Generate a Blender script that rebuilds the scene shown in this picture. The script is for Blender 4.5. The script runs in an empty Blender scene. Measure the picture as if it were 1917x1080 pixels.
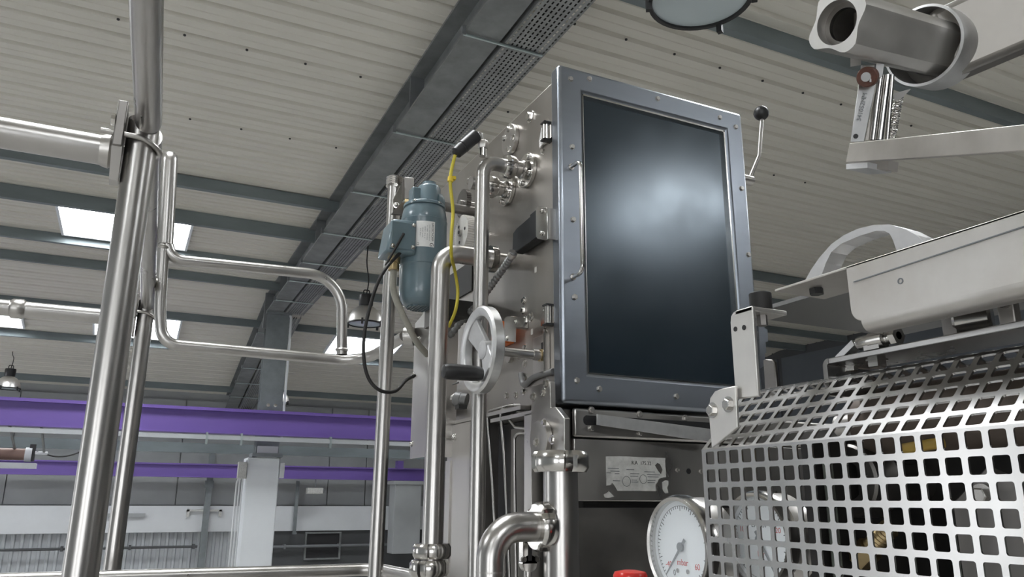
import bpy, math, random
from mathutils import Vector as V, Matrix, Euler

# ------------------------------------------------------------------ camera, light, exposure
random.seed(4)
sc = bpy.context.scene
COL = sc.collection
CAM = V((0, 0, 1.65))
FPX = 1460.0
RM = (Matrix.Rotation(math.radians(-25.83), 3, 'Z') @ Matrix.Rotation(math.pi / 2 + math.radians(15.22), 3, 'X')
      @ Matrix.Rotation(math.radians(0.30), 3, 'Z'))
cd = bpy.data.cameras.new('camera'); cam = bpy.data.objects.new('camera', cd); COL.objects.link(cam)
cam.matrix_world = Matrix.Translation(CAM) @ RM.to_4x4()
cd.sensor_fit = 'HORIZONTAL'; cd.sensor_width = 36.0; cd.lens = 36.0 * FPX / 1917.0
cd.clip_start = 0.02; cd.clip_end = 200
sc.camera = cam
sc.view_settings.view_transform = 'Standard'; sc.view_settings.look = 'None'
sc.view_settings.gamma = 1.0; sc.view_settings.use_curve_mapping = False
sc.view_settings.exposure = -0.12
wd = bpy.data.worlds.new('world'); sc.world = wd; wd.use_nodes = True
wd.node_tree.nodes['Background'].inputs[0].default_value = (0.80, 0.88, 1.0, 1)
wd.node_tree.nodes['Background'].inputs[1].default_value = 1.0
SKY_E = 25.0        # daylight on the roof lights
WIN_E = 5.0        # daylight in the side glazing

# ------------------------------------------------------------------ measuring helpers (photo sight lines met with real planes)
def ray(x, y): return RM @ V(((x - 958.5) / FPX, -(y - 540.0) / FPX, -1.0))
def on_y(x, y, Y): r = ray(x, y); return CAM + r * (Y / r.y)
def on_x(x, y, X): r = ray(x, y); return CAM + r * (X / r.x)
def on_z(x, y, Z): r = ray(x, y); return CAM + r * ((Z - CAM.z) / r.z)
def deep(x, y, d): return CAM + ray(x, y) * d

# ------------------------------------------------------------------ materials
MATS = {}
def mat(name, col, metal=0.0, rough=0.5, var=0.0, scale=20.0, stretch=(1, 1, 1), bump=0.0, rvar=0.0, spec=0.5,
        col2=None, detail=4.0, coat=0.0):
    m = bpy.data.materials.new(name); m.use_nodes = True
    nt = m.node_tree; b = nt.nodes['Principled BSDF']
    b.inputs['Base Color'].default_value = (*col, 1); b.inputs['Metallic'].default_value = metal
    b.inputs['Roughness'].default_value = rough; b.inputs['Specular IOR Level'].default_value = spec
    b.inputs['Coat Weight'].default_value = coat
    if var or bump or rvar or col2:
        tc = nt.nodes.new('ShaderNodeTexCoord'); mp = nt.nodes.new('ShaderNodeMapping')
        mp.inputs['Scale'].default_value = stretch
        nz = nt.nodes.new('ShaderNodeTexNoise'); nz.inputs['Scale'].default_value = scale
        nz.inputs['Detail'].default_value = detail; nz.inputs['Roughness'].default_value = 0.6
        nt.links.new(tc.outputs['Object'], mp.inputs['Vector']); nt.links.new(mp.outputs['Vector'], nz.inputs['Vector'])
        if var or col2:
            rp = nt.nodes.new('ShaderNodeValToRGB')
            c2 = col2 if col2 else tuple(min(1, c * (1 + var)) for c in col)
            c1 = col if col2 else tuple(c * (1 - var) for c in col)
            rp.color_ramp.elements[0].position = 0.32; rp.color_ramp.elements[1].position = 0.68
            rp.color_ramp.elements[0].color = (*c1, 1); rp.color_ramp.elements[1].color = (*c2, 1)
            nt.links.new(nz.outputs['Fac'], rp.inputs['Fac']); nt.links.new(rp.outputs['Color'], b.inputs['Base Color'])
        if rvar:
            mr = nt.nodes.new('ShaderNodeMapRange')
            mr.inputs['From Min'].default_value = 0.3; mr.inputs['From Max'].default_value = 0.7
            mr.inputs['To Min'].default_value = max(0.02, rough - rvar); mr.inputs['To Max'].default_value = rough + rvar
            nt.links.new(nz.outputs['Fac'], mr.inputs['Value']); nt.links.new(mr.outputs['Result'], b.inputs['Roughness'])
        if bump:
            bp = nt.nodes.new('ShaderNodeBump'); bp.inputs['Strength'].default_value = bump; bp.inputs['Distance'].default_value = 0.002
            nt.links.new(nz.outputs['Fac'], bp.inputs['Height']); nt.links.new(bp.outputs['Normal'], b.inputs['Normal'])
    MATS[name] = m
    return m
def emit(name, col, e):
    m = bpy.data.materials.new(name); m.use_nodes = True; nt = m.node_tree
    b = nt.nodes['Principled BSDF']; b.inputs['Base Color'].default_value = (0.8, 0.8, 0.8, 1)
    b.inputs['Emission Color'].default_value = (*col, 1); b.inputs['Emission Strength'].default_value = e
    MATS[name] = m; return m
def glass(name, col, rough=0.03, alpha=0.3):
    m = mat(name, col, 0, rough); m.node_tree.nodes['Principled BSDF'].inputs['Alpha'].default_value = alpha
    return m

mat('steel_tube', (0.46, 0.447, 0.432), 1, 0.31, var=0.06, scale=14, stretch=(1, 1, 0.25), rvar=0.05)
mat('steel_satin', (0.47, 0.455, 0.435), 1, 0.34, var=0.10, scale=7, stretch=(1, 1, 0.5), rvar=0.08)
mat('steel_side', (0.40, 0.378, 0.352), 1, 0.36, var=0.14, scale=5, stretch=(1, 1, 0.6), rvar=0.08)
mat('steel_door', (0.30, 0.325, 0.365), 1, 0.33, var=0.05, scale=9, stretch=(0.4, 1, 2), rvar=0.05)
mat('steel_dark', (0.20, 0.19, 0.18), 1, 0.40, var=0.15, scale=9, rvar=0.08)
mat('steel_polished', (0.58, 0.565, 0.545), 1, 0.19, rvar=0.04, scale=30)
mat('steel_guard', (0.46, 0.455, 0.45), 1, 0.26, var=0.03, scale=9, rvar=0.03)
mat('steel_pale', (0.63, 0.615, 0.59), 1, 0.46, var=0.08, scale=18, rvar=0.06, col2=None)
mat('steel_arm', (0.52, 0.495, 0.465), 1, 0.42, var=0.12, scale=22, rvar=0.06)
mat('arm_grey', (0.30, 0.285, 0.265), 1, 0.46, var=0.12, scale=14, rvar=0.05)
mat('beam_steel', (0.62, 0.605, 0.58), 1, 0.46, scale=11, rvar=0.05, col2=(0.52, 0.495, 0.465), detail=6)
mat('aluminium', (0.66, 0.66, 0.66), 1, 0.40, var=0.06, scale=60, rvar=0.05)
mat('aluminium_cast', (0.52, 0.52, 0.525), 0.6, 0.5, var=0.08, scale=30)
mat('galvanised', (0.21, 0.22, 0.222), 0.35, 0.55, var=0.20, scale=3.5, stretch=(1, 1, 1))
mat('galvanised_web', (0.19, 0.20, 0.21), 0.35, 0.55, var=0.16, scale=4)
mat('purlin_steel', (0.185, 0.215, 0.225), 0.3, 0.5, var=0.14, scale=4, stretch=(0.3, 1, 1))
mat('column_steel', (0.20, 0.22, 0.23), 0.3, 0.5, var=0.14, scale=4)
mat('tray_steel', (0.27, 0.28, 0.28), 0.5, 0.45, var=0.15, scale=6)
mat('zinc_rod', (0.45, 0.52, 0.52), 0.8, 0.35)
mat('roof_sheet', (0.62, 0.60, 0.54), 0.0, 0.42, var=0.03, scale=0.6, stretch=(0.3, 1, 1))
mat('wall_sheet', (0.42, 0.44, 0.46), 0.1, 0.45, var=0.04, scale=2)
mat('wall_panel', (0.33, 0.345, 0.35), 0.0, 0.5, var=0.07, scale=1.3)
mat('white_band', (0.62, 0.64, 0.66), 0.0, 0.5, var=0.04, scale=1.5)
mat('white_paint', (0.72, 0.75, 0.78), 0.0, 0.4, var=0.03, scale=2)
mat('dark_wall', (0.075, 0.078, 0.082), 0, 0.7, var=0.1, scale=1)
mat('shaded_panel', (0.10, 0.112, 0.13), 0, 0.55, var=0.08, scale=1.2)  # wall panel colour darkened to stand for the unlit right end
mat('concrete', (0.46, 0.45, 0.43), 0, 0.6, var=0.12, scale=0.8)
mat('purple_paint', (0.16, 0.098, 0.36), 0.0, 0.42, var=0.08, scale=2, stretch=(0.3, 1, 1))
mat('motor_paint', (0.115, 0.165, 0.19), 0.0, 0.28, var=0.05, scale=30, coat=0.3)
mat('black_plastic', (0.012, 0.012, 0.013), 0, 0.42)
mat('black_rubber', (0.012, 0.011, 0.011), 0, 0.6, var=0.2, scale=60)
mat('switch_plastic', (0.018, 0.019, 0.021), 0, 0.5, spec=0.3)
mat('shade_black', (0.020, 0.019, 0.018), 0.2, 0.55)  # near-black for machine innards, their shade put into the colour
mat('white_plastic', (0.66, 0.64, 0.60), 0, 0.5, var=0.05, scale=80)
mat('yellow_cable', (0.56, 0.47, 0.045), 0, 0.45)
mat('yellow_tag', (0.70, 0.50, 0.03), 0, 0.4)
mat('amber_rod', (0.45, 0.30, 0.06), 0, 0.4)
mat('orange_plastic', (0.62, 0.14, 0.025), 0, 0.45)
mat('grey_hose', (0.30, 0.29, 0.25), 0, 0.55, var=0.1, scale=60)
mat('conduit_grey', (0.20, 0.20, 0.20), 0.5, 0.45)
mat('conduit_light', (0.42, 0.44, 0.44), 0.7, 0.35)
mat('brass', (0.46, 0.36, 0.20), 1, 0.35, var=0.1, scale=60)
mat('paper_label', (0.74, 0.74, 0.73), 0, 0.5, var=0.04, scale=60)
mat('old_sticker', (0.50, 0.50, 0.48), 0, 0.55, var=0.16, scale=55)
mat('print_black', (0.02, 0.02, 0.022), 0, 0.6)
mat('print_grey', (0.16, 0.17, 0.18), 0, 0.6)
mat('print_red', (0.55, 0.03, 0.025), 0, 0.6)
mat('dial_white', (0.80, 0.83, 0.85), 0, 0.45)
mat('red_plastic', (0.55, 0.018, 0.012), 0, 0.3, coat=0.3)
mat('rust_bush', (0.085, 0.032, 0.020), 0, 0.5, var=0.2, scale=200)
mat('brown_roller', (0.125, 0.098, 0.080), 0.1, 0.5, var=0.15, scale=30)
mat('green_grey', (0.13, 0.145, 0.125), 0.1, 0.5, var=0.3, scale=26)
mat('bakelite', (0.10, 0.05, 0.025), 0, 0.4)
mat('reflector', (0.72, 0.70, 0.68), 1, 0.40, rvar=0.05, scale=20)
mat('lamp_glass', (0.42, 0.48, 0.50), 0, 0.10)
mat('copper_brown', (0.20, 0.125, 0.10), 0, 0.5)
glass('gauge_glass', (0.9, 0.95, 1.0), 0.02, 0.10)
pane = mat('window_acrylic', (0.014, 0.022, 0.030), 0, 0.19, rvar=0.05, scale=4, spec=0.5)
pane.node_tree.nodes['Principled BSDF'].inputs['IOR'].default_value = 1.75
pane.node_tree.nodes['Principled BSDF'].inputs['Specular Tint'].default_value = (0.78, 0.90, 1.0, 1)
emit('roof_light', (0.97, 0.99, 1.0), SKY_E)
emit('side_light', (0.96, 0.98, 1.0), WIN_E)

# ------------------------------------------------------------------ mesh builder
def basis(n):
    n = V(n).normalized()
    a = V((0, 0, 1)) if abs(n.z) < 0.9 else V((1, 0, 0))
    u = a.cross(n).normalized(); return u, n.cross(u).normalized(), n
def fillet(pts, r, n=7):
    pts = [V(p) for p in pts]; out = [pts[0]]
    for i in range(1, len(pts) - 1):
        a, b, c = pts[i - 1], pts[i], pts[i + 1]
        d1 = (a - b).normalized(); d2 = (c - b).normalized(); ang = d1.angle(d2)
        if ang > math.pi - 0.02: out.append(b); continue
        rr = r[i - 1] if isinstance(r, (list, tuple)) else r
        t = min(rr / math.tan(ang / 2), (a - b).length * 0.49, (c - b).length * 0.49); rr = t * math.tan(ang / 2)
        bis = (d1 + d2).normalized(); ctr = b + bis * (rr / math.sin(ang / 2))
        s = b + d1 * t - ctr; e = b + d2 * t - ctr; tot = s.angle(e); ax = s.cross(e).normalized()
        for k in range(n + 1): out.append(ctr + Matrix.Rotation(tot * k / n, 3, ax) @ s)
    out.append(pts[-1]); return out
def spline(pts, n=8):
    pts = [V(p) for p in pts]; q = [pts[0] * 2 - pts[1]] + pts + [pts[-1] * 2 - pts[-2]]; out = []
    for i in range(1, len(q) - 2):
        p0, p1, p2, p3 = q[i - 1:i + 3]
        for k in range(n):
            t = k / n
            out.append(0.5 * ((2 * p1) + (p2 - p0) * t + (2 * p0 - 5 * p1 + 4 * p2 - p3) * t * t + (3 * p1 - p0 - 3 * p2 + p3) * t ** 3))
    out.append(pts[-1]); return out
class MB:
    def __init__(s): s.v = []; s.f = []
    def add(s, vs, fs):
        o = len(s.v); s.v += [V(p) for p in vs]; s.f += [tuple(i + o for i in f) for f in fs]; return s
    def box(s, lo, hi):
        x0, y0, z0 = lo; x1, y1, z1 = hi
        return s.hexa([(x0, y0, z0), (x1, y0, z0), (x1, y1, z0), (x0, y1, z0), (x0, y0, z1), (x1, y0, z1), (x1, y1, z1), (x0, y1, z1)])
    def hexa(s, p): return s.add(p, [(0, 3, 2, 1), (4, 5, 6, 7), (0, 1, 5, 4), (1, 2, 6, 5), (2, 3, 7, 6), (3, 0, 4, 7)])
    def bar(s, a, b, u, hw, hh):      # rectangular bar a->b, half width hw along u, half height hh across
        a, b = V(a), V(b); d = (b - a).normalized(); u = V(u); u = (u - d * u.dot(d)).normalized(); w = d.cross(u)
        return s.hexa([a - u * hw - w * hh, a + u * hw - w * hh, a + u * hw + w * hh, a - u * hw + w * hh,
                       b - u * hw - w * hh, b + u * hw - w * hh, b + u * hw + w * hh, b - u * hw + w * hh])
    def prism(s, poly, w):            # planar polygon (3d points) pushed along w
        n = len(poly); w = V(w); p = [V(q) for q in poly]
        return s.add(p + [q + w for q in p], [tuple(range(n))[::-1], tuple(range(n, 2 * n))] + [(i, (i + 1) % n, (i + 1) % n + n, i + n) for i in range(n)])
    def lathe(s, prof, o, ax, n=32, cap=True, rfun=None):
        u, v, w = basis(ax); o = V(o); vs = []; fs = []; m = len(prof)
        for (r, h) in prof:
            for k in range(n):
                a = 2 * math.pi * k / n; rr = r * (rfun(k, n) if rfun else 1)
                vs.append(o + (u * math.cos(a) + v * math.sin(a)) * rr + w * h)
        for i in range(m - 1):
            for k in range(n): fs.append((i * n + k, i * n + (k + 1) % n, (i + 1) * n + (k + 1) % n, (i + 1) * n + k))
        if cap: fs.append(tuple(range(n))[::-1]); fs.append(tuple((m - 1) * n + k for k in range(n)))
        return s.add(vs, fs)
    def cyl(s, a, b, r, r2=None, n=24, ch=0.0):
        a, b = V(a), V(b); h = (b - a).length; r2 = r if r2 is None else r2
        prof = [(r, 0), (r2, h)] if not ch else [(r - ch, 0), (r, ch), (r2, h - ch), (r2 - ch, h)]
        return s.lathe(prof, a, b - a, n)
    def ring(s, o, ax, ro, ri, h, n=32, ch=0.0):
        prof = [(ri, 0), (ro - ch, 0), (ro, ch), (ro, h - ch), (ro - ch, h), (ri, h), (ri, 0)]
        return s.lathe(prof, o, ax, n, cap=False)
    def tube(s, path, r, n=16, cap=True):
        P = [V(p) for p in path]; vs = []; fs = []; m = len(P)
        t = (P[1] - P[0]).normalized(); u, v, _ = basis(t)
        for i in range(m):
            t2 = ((P[min(i + 1, m - 1)] - P[i]).normalized() + (P[i] - P[max(i - 1, 0)]).normalized())
            t2 = t2.normalized() if t2.length > 1e-9 else t
            q = t.rotation_difference(t2); u = q @ u; v = q @ v; t = t2
            rr = r[i] if isinstance(r, list) else r
            for k in range(n):
                a = 2 * math.pi * k / n; vs.append(P[i] + (u * math.cos(a) + v * math.sin(a)) * rr)
        for i in range(m - 1):
            for k in range(n): fs.append((i * n + k, i * n + (k + 1) % n, (i + 1) * n + (k + 1) % n, (i + 1) * n + k))
        if cap: fs.append(tuple(range(n))[::-1]); fs.append(tuple((m - 1) * n + k for k in range(n)))
        return s.add(vs, fs)
    def extrude(s, prof, a, b, up=(0, 0, 1), closed=True):   # 2d profile (u,v) carried a->b
        a, b = V(a), V(b); d = (b - a).normalized(); v = V(up); v = (v - d * v.dot(d)).normalized(); u = d.cross(v); n = len(prof)
        vs = [a + u * p + v * q for p, q in prof] + [b + u * p + v * q for p, q in prof]
        fs = [(i, (i + 1) % n, (i + 1) % n + n, i + n) for i in range(n if closed else n - 1)]
        if closed: fs += [tuple(range(n))[::-1], tuple(range(n, 2 * n))]
        return s.add(vs, fs)
    def nut(s, o, ax, R, h, ri, slots=4, n=64, ph=0):       # slotted round union nut
        def rf(k, n):
            t = ((k + ph) % (n // slots)); return 0.88 if t < n // slots * 0.22 else 1.0
        return s.lathe([(ri, 0), (R * 0.90, 0), (R, h * 0.22), (R, h * 0.78), (R * 0.90, h), (ri, h), (ri, 0)], o, ax, n, cap=False, rfun=rf)

W = {}
def _mesh(name, mb, org, smooth, ang):
    me = bpy.data.meshes.new(name); me.from_pydata([p - org for p in mb.v], [], mb.f); me.validate()
    import bmesh as _bm
    bm = _bm.new(); bm.from_mesh(me); _bm.ops.recalc_face_normals(bm, faces=bm.faces); bm.to_mesh(me); bm.free()
    if smooth:
        me.polygons.foreach_set('use_smooth', [True] * len(me.polygons)); me.set_sharp_from_angle(angle=math.radians(ang))
    return me
def thing(name, loc, label, cat, group=None, kind=None):
    o = bpy.data.objects.new(name, None); COL.objects.link(o); o.location = loc; o.empty_display_size = 0.02
    W[o] = V(loc); o['label'] = label; o['category'] = cat
    if group: o['group'] = group
    if kind: o['kind'] = kind
    return o
def part(name, mb, m, parent, label=None, smooth=True, ang=40, bevel=0.0):
    org = W[parent]; o = bpy.data.objects.new(name, _mesh(name, mb, org, smooth, ang)); COL.objects.link(o)
    o.parent = parent; W[o] = org; o.data.materials.append(MATS[m])
    if label: o['label'] = label
    if bevel: _bev(o, bevel)
    return o
def _bev(o, w):
    b = o.modifiers.new('bevel', 'BEVEL'); b.width = w; b.segments = 2; b.limit_method = 'ANGLE'; b.angle_limit = math.radians(40)
    b.harden_normals = False
def solo(name, mb, m, label, cat, group=None, kind=None, smooth=True, ang=40, bevel=0.0):
    lo = V((sum(p.x for p in mb.v), sum(p.y for p in mb.v), 0)) / len(mb.v); lo.z = min(p.z for p in mb.v)
    o = bpy.data.objects.new(name, _mesh(name, mb, lo, smooth, ang)); COL.objects.link(o); o.location = lo; W[o] = lo
    o.data.materials.append(MATS[m]); o['label'] = label; o['category'] = cat
    if group: o['group'] = group
    if kind: o['kind'] = kind
    if bevel: _bev(o, bevel)
    return o
def struct(name, mb, m, parent=None, smooth=False, bevel=0.0):
    if parent: return part(name, mb, m, parent, smooth=smooth, bevel=bevel)
    org = V((0, 0, 0)); o = bpy.data.objects.new(name, _mesh(name, mb, org, smooth, 40)); COL.objects.link(o); W[o] = org
    o.data.materials.append(MATS[m]); o['kind'] = 'structure'
    return o
_shared = {}
def shared(key, mb):
    if key not in _shared: _shared[key] = _mesh(key, mb(), V((0, 0, 0)), True, 35)
    return _shared[key]
def put(name, me, m, parent, p, n, s, spin=0.0):
    key = (me.name, m)
    if key not in _shared:
        c = me.copy(); c.materials.clear(); c.materials.append(MATS[m]); _shared[key] = c
    o = bpy.data.objects.new(name, _shared[key]); COL.objects.link(o); o.parent = parent
    u, v, w = basis(n); R = Matrix((u, v, w)).transposed() @ Matrix.Rotation(spin, 3, 'Z')
    o.location = V(p) - W[parent]; o.rotation_euler = R.to_euler(); o.scale = (s, s, s)
    return o
def _hex():
    return MB().lathe([(1.25, 0), (1.25, 0.12), (1.0, 0.13), (1.0, 0.70), (0.85, 0.80)], (0, 0, 0), (0, 0, 1), 6)
def _hexw():
    return MB().lathe([(1.45, 0), (1.45, 0.16)], (0, 0, 0), (0, 0, 1), 20).lathe([(1.0, 0.16), (1.0, 0.75), (0.85, 0.86)], (0, 0, 0), (0, 0, 1), 6)
def _dome():
    return MB().lathe([(1.3, 0), (1.3, 0.15), (0.9, 0.16), (0.9, 0.55), (0.62, 0.95), (0.3, 1.1)], (0, 0, 0), (0, 0, 1), 14)
def _sock():
    return MB().lathe([(1, 0), (1, 0.8), (0.9, 0.95), (0.5, 0.95), (0.5, 0.45)], (0, 0, 0), (0, 0, 1), 14)
def bolt(parent, p, n, s, kind='hexw', m='steel_polished', spin=None, name='bolt'):
    me = shared(kind, {'hex': _hex, 'hexw': _hexw, 'dome': _dome, 'sock': _sock}[kind])
    return put(name, me, m, parent, p, n, s, random.uniform(0, 1) if spin is None else spin)
def lettering(parent, txt, p, u, v, size, m, align='CENTER', name='lettering'):
    c = bpy.data.curves.new('t', 'FONT'); c.body = txt; c.size = size; c.align_x = align; c.align_y = 'CENTER'; c.extrude = 0.00008
    t = bpy.data.objects.new('t', c); COL.objects.link(t); dg = bpy.context.evaluated_depsgraph_get()
    me = bpy.data.meshes.new_from_object(t.evaluated_get(dg)); bpy.data.objects.remove(t); bpy.data.curves.remove(c)
    o = bpy.data.objects.new(name, me); COL.objects.link(o); me.materials.clear(); me.materials.append(MATS[m])
    u = V(u).normalized(); w = u.cross(V(v)).normalized(); v = w.cross(u)
    o.rotation_euler = Matrix((u, v, w)).transposed().to_euler(); o.parent = parent; o.location = V(p) - W[parent]
    return o
X, Y, Z = V((1, 0, 0)), V((0, 1, 0)), V((0, 0, 1))

# ================================================================== THE HALL
ZF = -1.2                         # hall floor, the camera stands on a platform level above it
XL, XR, YB, YF = -8.0, 14.0, 20.0, -11.0
RIDGE, ZR, SL = 14.0, 5.2, 0.185
def zr(y): return ZR if y < RIDGE else ZR - SL * (y - RIDGE)
o = struct('floor', MB().box((XL, YF, ZF - 0.2), (XR, YB, ZF)), 'concrete')
# roof lights (x0, x1, y0, y1)
SKY = [(-1.12, 0.42, 10.55, 11.85), (5.6, 7.1, 10.55, 11.85), (-3.5, -1.98, 15.55, 16.6), (-0.80, 0.63, 15.55, 16.6), (3.58, 5.0, 15.55, 16.6),
       (-6.8, -5.3, 10.55, 11.85), (-1.12, 0.42, -5.5, -4.2), (5.0, 6.5, -5.5, -4.2), (-5.6, -4.1, -5.5, -4.2), (-5.6, -4.1, 1.5, 2.8), (-1.12, 0.42, 1.5, 2.8), (2.9, 4.4, 1.5, 2.8), (6.9, 8.4, 1.5, 2.8)]
def deck(mb, x0, x1, y0, y1):
    prof = []; y = y0; PT = 0.25
    while y < y1 - 1e-6:
        for dy, dz in ((0, 0), (0.080, 0), (0.086, 0.006), (0.094, 0.006), (0.100, 0), (0.185, 0), (0.200, 0.030), (0.232, 0.030)):
            if y + dy < y1: prof.append((y + dy, zr(y + dy) + dz))
        y += PT
    prof.append((y1, zr(y1)))
    vs = [(x0, a, b) for a, b in prof] + [(x1, a, b) for a, b in prof]; n = len(prof)
    mb.add(vs, [(i, i + 1, i + 1 + n, i + n) for i in range(n - 1)])
mb = MB(); cuts = sorted({YF, RIDGE, YB} | {s[2] for s in SKY} | {s[3] for s in SKY})
for a, b in zip(cuts, cuts[1:]):
    gaps = sorted((s[0], s[1]) for s in SKY if s[2] <= a + 1e-6 and s[3] >= b - 1e-6); x = XL
    for g0, g1 in gaps: deck(mb, x, g0, a, b); x = g1
    deck(mb, x, XR, a, b)
struct('ceiling', mb, 'roof_sheet')
scr = [on_z(a, b, ZR) for a, b in ((1181, 65), (1275, 93), (1360, 121), (1437, 145), (1510, 169))]; dxs = (scr[-1].x - scr[0].x) / 4; ys = scr[0].y
ceil = bpy.data.objects['ceiling']
for k in range(-8, 8):
    for yy in (ys, ys + 1.5, ys + 3.0):
        x = scr[0].x + dxs * k + (yy - ys) * 0.1; y = round((yy - YF) / 0.25) * 0.25 + YF + 0.03
        put('screw', shared('sock', _sock), 'print_black', ceil, (x, y, zr(y)), (0, 0, -1), 0.011)
# outer weather skin over the deck
struct('roof_top', MB().add([(XL, YF, 5.9), (XR, YF, 5.9), (XR, 14, 5.9), (XL, 14, 5.9), (XR, YB, 4.8), (XL, YB, 4.8)], [(0, 1, 2, 3), (3, 2, 4, 5)]), 'dark_wall')
for i, (x0, x1, y0, y1) in enumerate(SKY):
    mb = MB(); h = 0.26; t = 0.035
    for a, b, c, d in ((x0 - t, x1 + t, y0 - t, y0), (x0 - t, x1 + t, y1, y1 + t), (x0 - t, x0, y0, y1), (x1, x1 + t, y0, y1)):
        mb.hexa([(a, c, zr(c) - 0.05), (b, c, zr(c) - 0.05), (b, d, zr(d) - 0.05), (a, d, zr(d) - 0.05),
                 (a, c, zr(c) + h), (b, c, zr(c) + h), (b, d, zr(d) + h), (a, d, zr(d) + h)])
    w = struct('window_%d' % (i + 1), mb, 'white_paint')
    struct('pane', MB().hexa([(x0, y0, zr(y0) + h - 0.05), (x1, y0, zr(y0) + h - 0.05), (x1, y1, zr(y1) + h - 0.05), (x0, y1, zr(y1) + h - 0.05),
                              (x0, y0, zr(y0) + h - 0.02), (x1, y0, zr(y0) + h - 0.02), (x1, y1, zr(y1) + h - 0.02), (x0, y1, zr(y1) + h - 0.02)]), 'roof_light', w)
# walls
def wall(name, a, b, m='wall_panel'): return struct(name, MB().box(a, b), m)
wb = wall('wall_back', (XL, YB, ZF), (XR, YB + 0.2, 5.0))
wall('wall_right', (XR, YF, ZF), (XR + 0.2, YB, 5.9), 'dark_wall')  # dark colour stands in for the unlit side of the hall
wfr = struct('wall_front', MB().box((XL, YF - 0.2, ZF), (XR, YF, -0.3)).box((XL, YF - 0.2, 3.4), (XR, YF, 5.9)), 'dark_wall')
FXW = [(-7.0, -2.5)]  # unseen glowing window behind the camera, added to brighten the ceiling
edges = [XL] + [e for a in FXW for e in a] + [XR]
mb = MB()
for a, b in zip(edges[0::2], edges[1::2]): mb.box((a, YF - 0.2, -0.3), (b, YF, 3.4))
struct('pier', mb, 'dark_wall', wfr)
for i, (a, b) in enumerate(FXW):
    mb = MB()
    for k in range(5):
        x = a + (b - a) * k / 4; mb.box((x - 0.03, YF - 0.12, -0.3), (x + 0.03, YF - 0.04, 3.4))
    for z in (-0.3, 1.55, 3.34): mb.box((a, YF - 0.12, z), (b, YF - 0.04, z + 0.06))
    w = struct('window_%d' % (40 + i), mb, 'galvanised')
    for k in range(4):
        x = a + (b - a) * k / 4; struct('pane', MB().box((x, YF - 0.09, -0.3), (x + (b - a) / 4, YF - 0.08, 3.4)), 'side_light', w)
# glazed left wall: plinth, head and piers around glowing panes
wl = struct('wall_left', MB().box((XL - 0.2, YF, ZF), (XL, YB, -0.3)).box((XL - 0.2, YF, 3.4), (XL, YB, 5.9)), 'wall_panel')
WY = [(-9.5, -5.5), (5.2, 7.0), (15.8, 19.0)]  # middle one read off the guard highlight, outer two added for ceiling light
edges = [YF] + [e for a in WY for e in a] + [YB]
mb = MB()
for a, b in zip(edges[0::2], edges[1::2]): mb.box((XL - 0.2, a, -0.3), (XL, b, 3.4))
struct('pier', mb, 'wall_panel', wl)
for i, (a, b) in enumerate(WY):
    mb = MB(); n = 4
    for k in range(n + 1):
        y = a + (b - a) * k / n; mb.box((XL - 0.12, y - 0.03, -0.3), (XL - 0.04, y + 0.03, 3.4))
    for z in (-0.3, 1.55, 3.34): mb.box((XL - 0.12, a, z), (XL - 0.04, b, z + 0.06))
    w = struct('window_%d' % (20 + i), mb, 'galvanised')
    for k in range(n):
        y = a + (b - a) * k / n; dy = (b - a) / n
        struct('pane', MB().box((XL - 0.09, y, -0.3), (XL - 0.08, y + dy, 3.4)), 'side_light', w)

# back wall dressing: corrugated lower sheet, white beam band, cladding panels
mb = MB(); prof = []; x = -4.0
while x < 7.0:
    prof += [(x, 0.0), (x + 0.08, 0.0), (x + 0.10, -0.04), (x + 0.145, -0.04)]; x += 0.165
vs = [(a, YB - 0.06 + b, ZF) for a, b in prof] + [(a, YB - 0.06 + b, 0.92) for a, b in prof]; n = len(prof)
mb.add(vs, [(i, i + 1, i + 1 + n, i + n) for i in range(n - 1)])
struct('wall_sheet', mb, 'wall_sheet', wb)
struct('trim_1', MB().box((-4, YB - 0.22, 0.93), (7.1, YB - 0.02, 1.50)), 'white_band')
px = [-4.0, -2.2, -0.3, 1.15, 2.9, 4.6, 5.55, 7.1]
for a, b in zip(px, px[1:]):
    struct('panel', MB().box((a + 0.012, YB - 0.07, 1.52), (b - 0.012, YB, 2.75)), 'wall_panel', wb)
    struct('panel', MB().box((a + 0.012, YB - 0.07, 2.78), (b - 0.012, YB, 3.9)), 'wall_panel', wb)
# darker masonry stretch of the back wall right of the white pillar
struct('trim_2', MB().box((3.3, YB - 0.14, ZF), (7.1, YB - 0.02, 0.93)), 'dark_wall')
wf = struct('window_30', MB().box((4.11, YB - 0.22, 0.26), (4.98, YB - 0.14, 0.30)).box((4.11, YB - 0.22, 0.86), (4.98, YB - 0.14, 0.90))
            .box((4.11, YB - 0.22, 0.30), (4.15, YB - 0.14, 0.86)).box((4.94, YB - 0.22, 0.30), (4.98, YB - 0.14, 0.86)), 'galvanised')
struct('pane', MB().box((4.15, YB - 0.17, 0.30), (4.94, YB - 0.15, 0.86)), 'print_black', wf)
# right wall panels and stanchions, panel colour darkened for the unlit bay
wr = bpy.data.objects['wall_right']
for y0 in range(2, 20, 3):
    struct('panel', MB().box((XR - 0.05, y0 + 0.05, 3.2), (XR, y0 + 2.9, 5.0)), 'shaded_panel', wr)

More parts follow.
